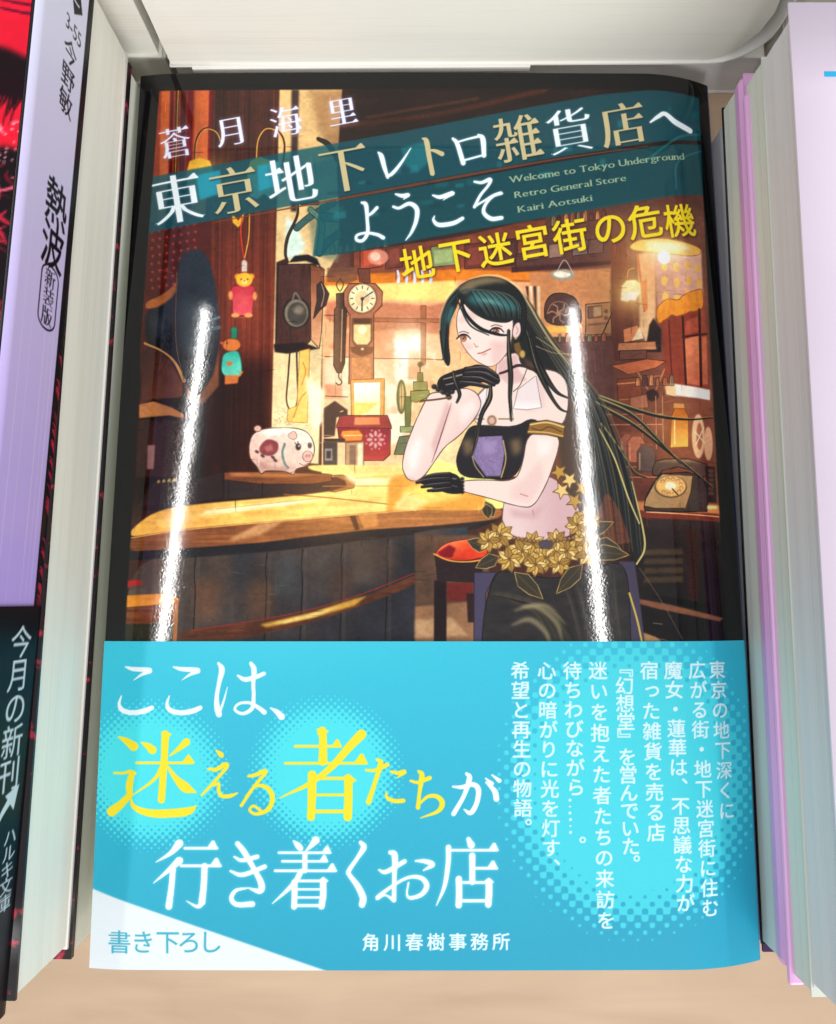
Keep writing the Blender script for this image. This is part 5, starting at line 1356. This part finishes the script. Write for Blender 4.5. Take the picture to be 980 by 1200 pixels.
def sheet(name, us, ss, lift, ink, Hm, edge_rgb, mat, parent, spine_rgb, thick=.3, cut=None):
    """printed sheet over the book's front, rolled on down the spine; one mesh."""
    U, Sg = np.meshgrid(us, ss)
    nr, nc = U.shape
    X, Y, Z = cover_x(U), BY0 + Sg, cover_z(U, Sg) + lift
    x, y = through(Hm, U.ravel(), Sg.ravel())
    rgb = ink.sample(x, y)
    V = [np.stack([X.ravel(), Y.ravel(), Z.ravel()], 1)]
    Q = [grid_quads(nr, nc)]
    R = [rgb]
    off = nr * nc
    # down the spine (right edge) and back under
    xe, ze = X[:, -1], Z[:, -1]
    k = np.array([.25, .6, 1.0, 1.5, 2.2, 3.2, 99.0])
    strip = [np.stack([xe, Y[:, -1], ze], 1)]
    for q in k:
        if q < 50:
            strip.append(np.stack([xe + .55 * q ** .5, Y[:, -1], ze - q * .9], 1))
        else:
            strip.append(np.stack([xe + .9, Y[:, -1], np.full_like(ze, 1.0 - lift)], 1))
    st = np.stack(strip, 1)
    V.append(st.reshape(-1, 3)); Q.append(grid_quads(nr, st.shape[1]) + off); off += st.shape[0] * st.shape[1]
    c = np.tile(np.asarray(spine_rgb, float), (st.shape[0] * st.shape[1], 1)).reshape(st.shape[0], st.shape[1], 3)
    c[:, 0] = rgb.reshape(nr, nc, 3)[:, -1] * .5 + np.asarray(spine_rgb) * .5
    R.append(c.reshape(-1, 3))
    # thickness at the open edges
    n_print = sum(len(q) for q in Q)
    loops = [np.stack([X[0], Y[0], Z[0]], 1), np.stack([X[-1], Y[-1], Z[-1]], 1)[::-1], np.stack([X[:, 0], Y[:, 0], Z[:, 0]], 1)[::-1]]
    for lp in loops:
        lo = lp.copy(); lo[:, 2] -= thick
        V.append(np.vstack([lo, lp])); Q.append(grid_quads(2, len(lp)) + off); off += 2 * len(lp)
        R.append(np.tile(np.asarray(edge_rgb, float), (2 * len(lp), 1)))
    me = mesh_from_arrays(name, np.vstack(V), np.vstack(Q))
    set_print(me, np.vstack(R))
    me.materials.append(mat)
    if cut:
        me.materials.append(cut)
        mi = np.zeros(len(me.polygons), np.int32); mi[n_print:] = 1
        me.polygons.foreach_set('material_index', mi)
    return put(bpy.data.objects.new(name, me), parent)


def build_featured():
    root = empty('book', (0, 0, 0))
    tag(root, 'paperback in the centre with glossy illustrated cover of a shop and a turquoise paper band', 'book')
    # layout corner marks -> millimetres on the cover
    Hc = homography([(0, 50), (105, 50), (105, 152.2), (0, 152.2)], CORNERS_COVER)
    Hb = homography([(0, 0), (105, 0), (105, 50), (0, 50)], CORNERS_BAND)
    us = np.r_[np.arange(0, 105, .085), 105.0]
    ss = np.r_[np.arange(0, 47, 1.0), np.arange(47, 152.2, .085), 152.2]
    sheet('front_cover', us, ss, 0.0, paint_cover(), Hc, (20, 20, 24), M_INK_GLOSS, root, (34, 62, 128), .35, M_CUT)
    us = np.r_[np.arange(0, 105, .1), 105.0]
    ss = np.r_[np.arange(.05, BAND, .1), BAND]
    sheet('paper_band', us, ss, .28, paint_band(), Hb, (150, 200, 215), M_INK_BAND, root, (44, 150, 190), .22, M_CUT_BAND)
    # text block and back cover follow the same lie
    bm = bmesh.new()
    rows = []
    for s in np.linspace(.6, BL - .6, 24):
        u = np.array([.9] + list(np.linspace(2, 103.6, 22)))
        top = np.stack([cover_x(u), np.full_like(u, BY0 + s), cover_z(u, np.full_like(u, s)) - .75], 1)
        bot = top[::-1].copy(); bot[:, 2] = .6
        rows.append([bm.verts.new(Vector(p) * MM) for p in np.vstack([top, bot])])
    m = len(rows[0])
    for a, b in zip(rows[:-1], rows[1:]):
        for k in range(m):
            q = (k + 1) % m
            bm.faces.new((a[k], a[q], b[q], b[k]))
    bm.faces.new(rows[0]); bm.faces.new(rows[-1][::-1])
    bmesh.ops.recalc_face_normals(bm, faces=bm.faces[:])
    me = bpy.data.meshes.new('page_block'); bm.to_mesh(me); bm.free()
    me.materials.append(M_PAGES)
    put(bpy.data.objects.new('page_block', me), root)
    rounded_box('back_cover', (104.6, BL, .45), (BX + 52.3, BY0 + BL / 2, .23), 0, M_DARK, root)
    return root


CORNERS_COVER = [(122, 751), (884, 752), (838.5, 89), (160, 87)]
CORNERS_BAND = [(105, 1139), (900, 1139), (884, 752), (122, 751)]
build_featured()
# ------------------------------------------------------------------ left pile
def spine_ink():
    """print of the topmost left book's spine: across 0-15.6 mm, along 0-150 mm (head at 0)."""
    I = Ink(0, 0, 15.6, 150, 10, (205, 192, 240))
    P = I.poly
    P([(0, 0), (15.6, 0), (15.6, 150), (0, 150)], (226, 226, 248), grad=((190, 160, 236), (0, 14), (0, 100)), soft=.05)
    for x, a in ((3.2, .5), (5.6, .3), (9.4, .45), (10.8, .3), (12.0, .5)):
        I.stroke([(x, 40), (x + .1, 75), (x - .1, 104)], [.05, .2, .06], (236, 230, 252), alpha=a, soft=.06)
    def t(ch, x, y, w, h, col, style='ming', rot=0):
        I.apply(I.mask(letter_polys(ch, x, y, w, h, rot, style), .04), col)
    K = (22, 20, 26)
    P([(9.6, 2.3), (11.9, 7.1), (9.4, 8.9), (7.2, 4.1)], K, soft=.04)
    t('こ', 9.6, 5.6, 3.4, 3.4, (236, 230, 250), 'semi')
    text_line(I, '3-55', (7.2, 12.4), (12.2, 12.4), 3.2, K, 'plain', soft=.04)
    for ch, y in (('今', 15.2), ('野', 19.1), ('敏', 23.0)):
        t(ch, 9.3, y, 4.3, 3.9, K, 'semi')
    t('熱', 9.4, 38.5, 6.8, 7.0, K, 'bold'); t('波', 9.4, 45.0, 6.8, 7.0, K, 'bold')
    rr = [(9.5 + 2.5 * math.cos(a), 49.5 + 1.6 * math.sin(a) + (6.0 if math.sin(a) > 0 else 0)) for a in np.linspace(-math.pi, math.pi, 40)]
    I.stroke(rr + rr[:1], .3, K, raw=True, soft=.04)
    for ch, y in (('新', 49.7), ('装', 52.4), ('版', 55.2)):
        t(ch, 9.5, y, 3.3, 2.9, K)
    P([(13.5, -1), (15.7, -1), (15.7, 151), (13.3, 151)], (26, 24, 28), soft=.04)
    for k in range(70):
        y = RNG.uniform(57, 150)
        I.stroke([(14.1, y), (15.0, y + .5), (15.5, y + 1.5)], [.1, RNG.uniform(.2, .8), .1], (206, 40, 74), alpha=.8, soft=.05)
    return I


def band_ink():
    I = Ink(0, 0, 15.9, 55, 8, (20, 19, 24))
    W_ = (206, 222, 228)
    def t(ch, x, y, w, h, style='ming'):
        I.apply(I.mask(letter_polys(ch, x, y, w, h, 0, style), .06), W_)
    for k, ch in enumerate('今月の新刊'):
        t(ch, 10.4, 4.8 + k * 4.4, 5.8, 4.7, 'semi')
    I.stroke([(8.2, 28.6), (9.4, 27.2), (11.8, 25.4)], [.5, .9, 1.2], W_, soft=.06); I.poly([(9.8, 25.0), (13.4, 24.2), (12.4, 27.4)], W_, soft=.05)
    for k, ch in enumerate('ハルキ文庫'):
        t(ch, 12.2, 30.8 + k * 2.15, 3.6, 2.4, 'semi')
    return I


def cover_ink():
    I = Ink(0, 0, 24, 150, 6, (196, 24, 44))
    P, S = I.poly, I.stroke
    P([(0, 0), (24, 0), (24, 150), (0, 150)], (236, 26, 52), tex=(.12, 4, 4), soft=.1)
    for k in range(9):
        y = 6 + k * 1.25
        S([(24, y + .6), (21.5, y + .2), (18.5, y - .4), (16, y - .5)], [.45, .4, .25, .1], (92, 14, 44), soft=.08)
    P([(24, 23), (21.5, 21.8), (19, 21.2), (16, 20.6), (8, 17), (8, 26), (16, 27.5), (24, 29)], (28, 12, 18), soft=.25)
    for k in range(34):
        x = 8 + k * .48
        S([(x, 26), (x - .2, 28.5 + RNG.uniform(-.5, 1)), (x - .9, 31 + RNG.uniform(-1, 3))], [.7, .45, .08], (30, 8, 16), soft=.1)
    P([(0, 37), (16, 35.5), (19, 36.5), (22, 35.6), (24, 36), (24, 150), (0, 150)], (22, 12, 18), soft=.3)
    for k in range(150):
        x, y = RNG.uniform(10, 24), RNG.uniform(37, 75)
        S([(x, y), (x + RNG.uniform(-2, 2), y + 1), (x + RNG.uniform(-3, 3), y + 2.4)], [.15, RNG.uniform(.2, .7), .1], [(196, 34, 62), (232, 92, 120), (120, 16, 36)][k % 3], soft=.12)
    for k in range(120):
        I.ell(RNG.uniform(10, 24), RNG.uniform(32, 38), .16, .16, (252, 170, 182), soft=.06)
    return I


def printed_panel(name, ink, W, L, fn, nu, nv, mat, parent, edge=None):
    """thin printed sheet: fn(a, b) -> (x, y, z) mm, a across, b along from the head; gets real thickness."""
    a = np.linspace(0, W, nu); b = np.linspace(0, L, nv)
    Ag, Bg = np.meshgrid(a, b)
    V = np.stack(fn(Ag.ravel(), Bg.ravel()), 1)
    me = mesh_from_arrays(name, V, grid_quads(nv, nu, flip=True))
    set_print(me, ink.sample(Ag.ravel(), Bg.ravel()))
    me.materials.append(mat)
    return put(bpy.data.objects.new(name, me), parent)


def left_at(z, face, deg, yr=-55.6):
    """lower-left corner of a 106 mm wide book whose right-hand face passes (face, -5 mm)."""
    c, s = math.cos(math.radians(deg)), math.sin(math.radians(deg))
    xr = face - math.tan(math.radians(deg)) * (yr + 5)
    return (xr - 106 * c, yr - 106 * s, z)


T1, T2, T3 = 15.6, 16.4, 14.2
loose = 'copies of the black and lavender novel in the left pile'
D1, D2, D3 = -2.05, -1.15, -1.1
b3 = make_book('grey-edged black paperback low in the left pile, under the copy with its pages outward', loose, 106, 151, T3, (M_RED, M_LAVENDER, M_DARK), M_PAGES_GREEN, left_at(.05, -53.3, D3), math.radians(D3), spine_left=True, r=2.0, t=1.1, inset=.5)
b2 = make_book('paperback turned with its cream page edges outward, just under the lavender spine', loose, 106, 151, T2, (M_RED, M_LAVENDER, M_WHITE), M_PAGES, left_at(T3 + .1, -53.7, D2, -53.9), math.radians(D2), spine_left=True, r=2.0, inset=.25, t=.5)
b1 = empty('book', left_at(T3 + T2 + .15, -54.3, D1), math.radians(D1))
tag(b1, 'red and black paperback with a lavender lettered spine on top of the left pile', 'book', loose)
put(bpy.data.objects.new('jacket', jacket_mesh('jacket', 106, 151, T1, 1.6, .35, (M_DARK, M_LAVENDER, M_DARK))), b1)
put(bpy.data.objects.new('page_block', page_mesh('page_block', 106, 151, T1, 2, .6, M_PAGES)), b1)


def spine_fn(lift):
    def f(a, b):
        e = np.clip((np.abs(a - T1 / 2) - (T1 / 2 - 1.3)) / 1.3, 0, 1)
        return 106 + lift - np.where(a < T1 / 2, .75, .15) * e ** 2, 151 - b, T1 - np.clip(a, .05, T1 - .05)
    return f


_spine = printed_panel('spine', spine_ink(), T1, 150.6, spine_fn(.14), 110, 900, M_INK_SATIN, b1)
_front = printed_panel('front_cover', cover_ink(), 23.8, 150.6, lambda a, b: (81.2 + a, 151 - b, np.full_like(a, T1 + .12)), 100, 600, M_INK_SATIN, b1)
_band = printed_panel('paper_band', band_ink(), T1, 54.8, lambda a, b: (106.36 - np.where(a < T1 / 2, .75, .15) * np.clip((np.abs(a - T1 / 2) - (T1 / 2 - 1.3)) / 1.3, 0, 1) ** 2, 55.0 - b, T1 - np.clip(a, .03, T1 - .03)), 110, 360, M_INK_SATIN, b1)

# ------------------------------------------------------------------ right pile
rgroup = 'books stacked in the pink pile on the right'
RX = 55.0
RROT = 0.0
make_book('dark purple book at the bottom of the right pile', rgroup, 104, 144, 10.6, (M_PURPLE, M_NAVY, M_PURPLE), M_PAGES_GREY, (RX + .5, -56, .05), RROT, inset=.9, t=.5)
make_book('paperback low in the right pile whose glossy pink jacket folds over pale green page edges', rgroup, 105, 143.5, 9.6, (M_PINK2, M_PINK2, M_DARK), M_PAGES_GREEN, (RX + .1, -54.6, 10.75), RROT, inset=.25, r=1.5, fold=(5.9, 3.6, M_PINK2, .0, 143.4))
make_book('book with a thin pink fold and pale green pages, right under the top pink book', rgroup, 104, 141.8, 6.8, (M_PAGES_GREEN, M_PINK, M_PINK2), M_PAGES_GREEN, (RX + .1, -55.0, 20.45), RROT, r=1.2, inset=.3, t=.25, fold=(.0, 1.1, M_PINK2, -1.2, 139.5))
make_book('pale pink book on top of the right pile with a blue stroke at its head', rgroup, 104, 140.0, 11.9, (M_PINK, M_PINK, M_PAGES_GREY), M_PAGES_GREY, (RX - 1.2, -53.6, 27.35), RROT, r=1.6, inset=1.5, t=.3, back_in=1.5)
_stroke = rounded_box('title_stroke', (7.0, .8, .08), (8.0, 128.8, 11.93), 0, mat_paper('blue_print', srgb(40, 176, 226), var=.02), [o for o in bpy.data.objects if o.get('label', '').startswith('pale pink book')][0])

# ------------------------------------------------------------------ piles at the back
bgroup = 'books in the piles behind the centre book'
make_book('grey page-edged book low in the pile behind the centre book', bgroup, 110, 150, 10.3, (M_WHITE, M_WHITE, M_WHITE), M_PAGES_GREY, (-46, 99.2, .05), 0, r=1.0, inset=.5)
back = make_book('thick cream page-edged book with a white jacket behind the centre book', bgroup, 107.5, 150, 24.0, (M_WHITE, M_WHITE, M_WHITE), M_PAGES_TAN, (-45.4, 97.2, 10.45), math.radians(.35), r=9.0, inset=.2, gap=1.6)
rounded_box('jacket_flap', (62, .5, 1.35), (35, -.1, -.55), .15, M_WHITE, back)
make_book('shaded tan book at the bottom of the back left corner', bgroup, 106, 150, 8.2, (M_PAGES_TAN, M_WHITE, M_PAGES_TAN), M_PAGES_TAN, (-153, 101, .05), 0, r=3.0, spine_left=True)
make_book('tan page-edged book on top of the back left corner pile', bgroup, 106, 150, 24.0, (M_WHITE, M_DARK, M_PAGES_TAN), M_PAGES_TAN, (-153.6, 100.6, 8.35), 0, r=3.0, spine_left=True)
make_book('tan paperback in the back right corner behind the pink pile', bgroup, 106, 150, 16.0, (M_WHITE, M_WHITE, M_WHITE), M_PAGES_TAN, (64.5, 100.5, .05), 0, r=2.0)
make_book('upper paperback with a thin white jacket fold in the back right corner', bgroup, 106, 150, 14.0, (M_WHITE, M_WHITE, M_WHITE), M_PAGES_TAN, (64.8, 100.0, 16.2), 0, r=2.0)
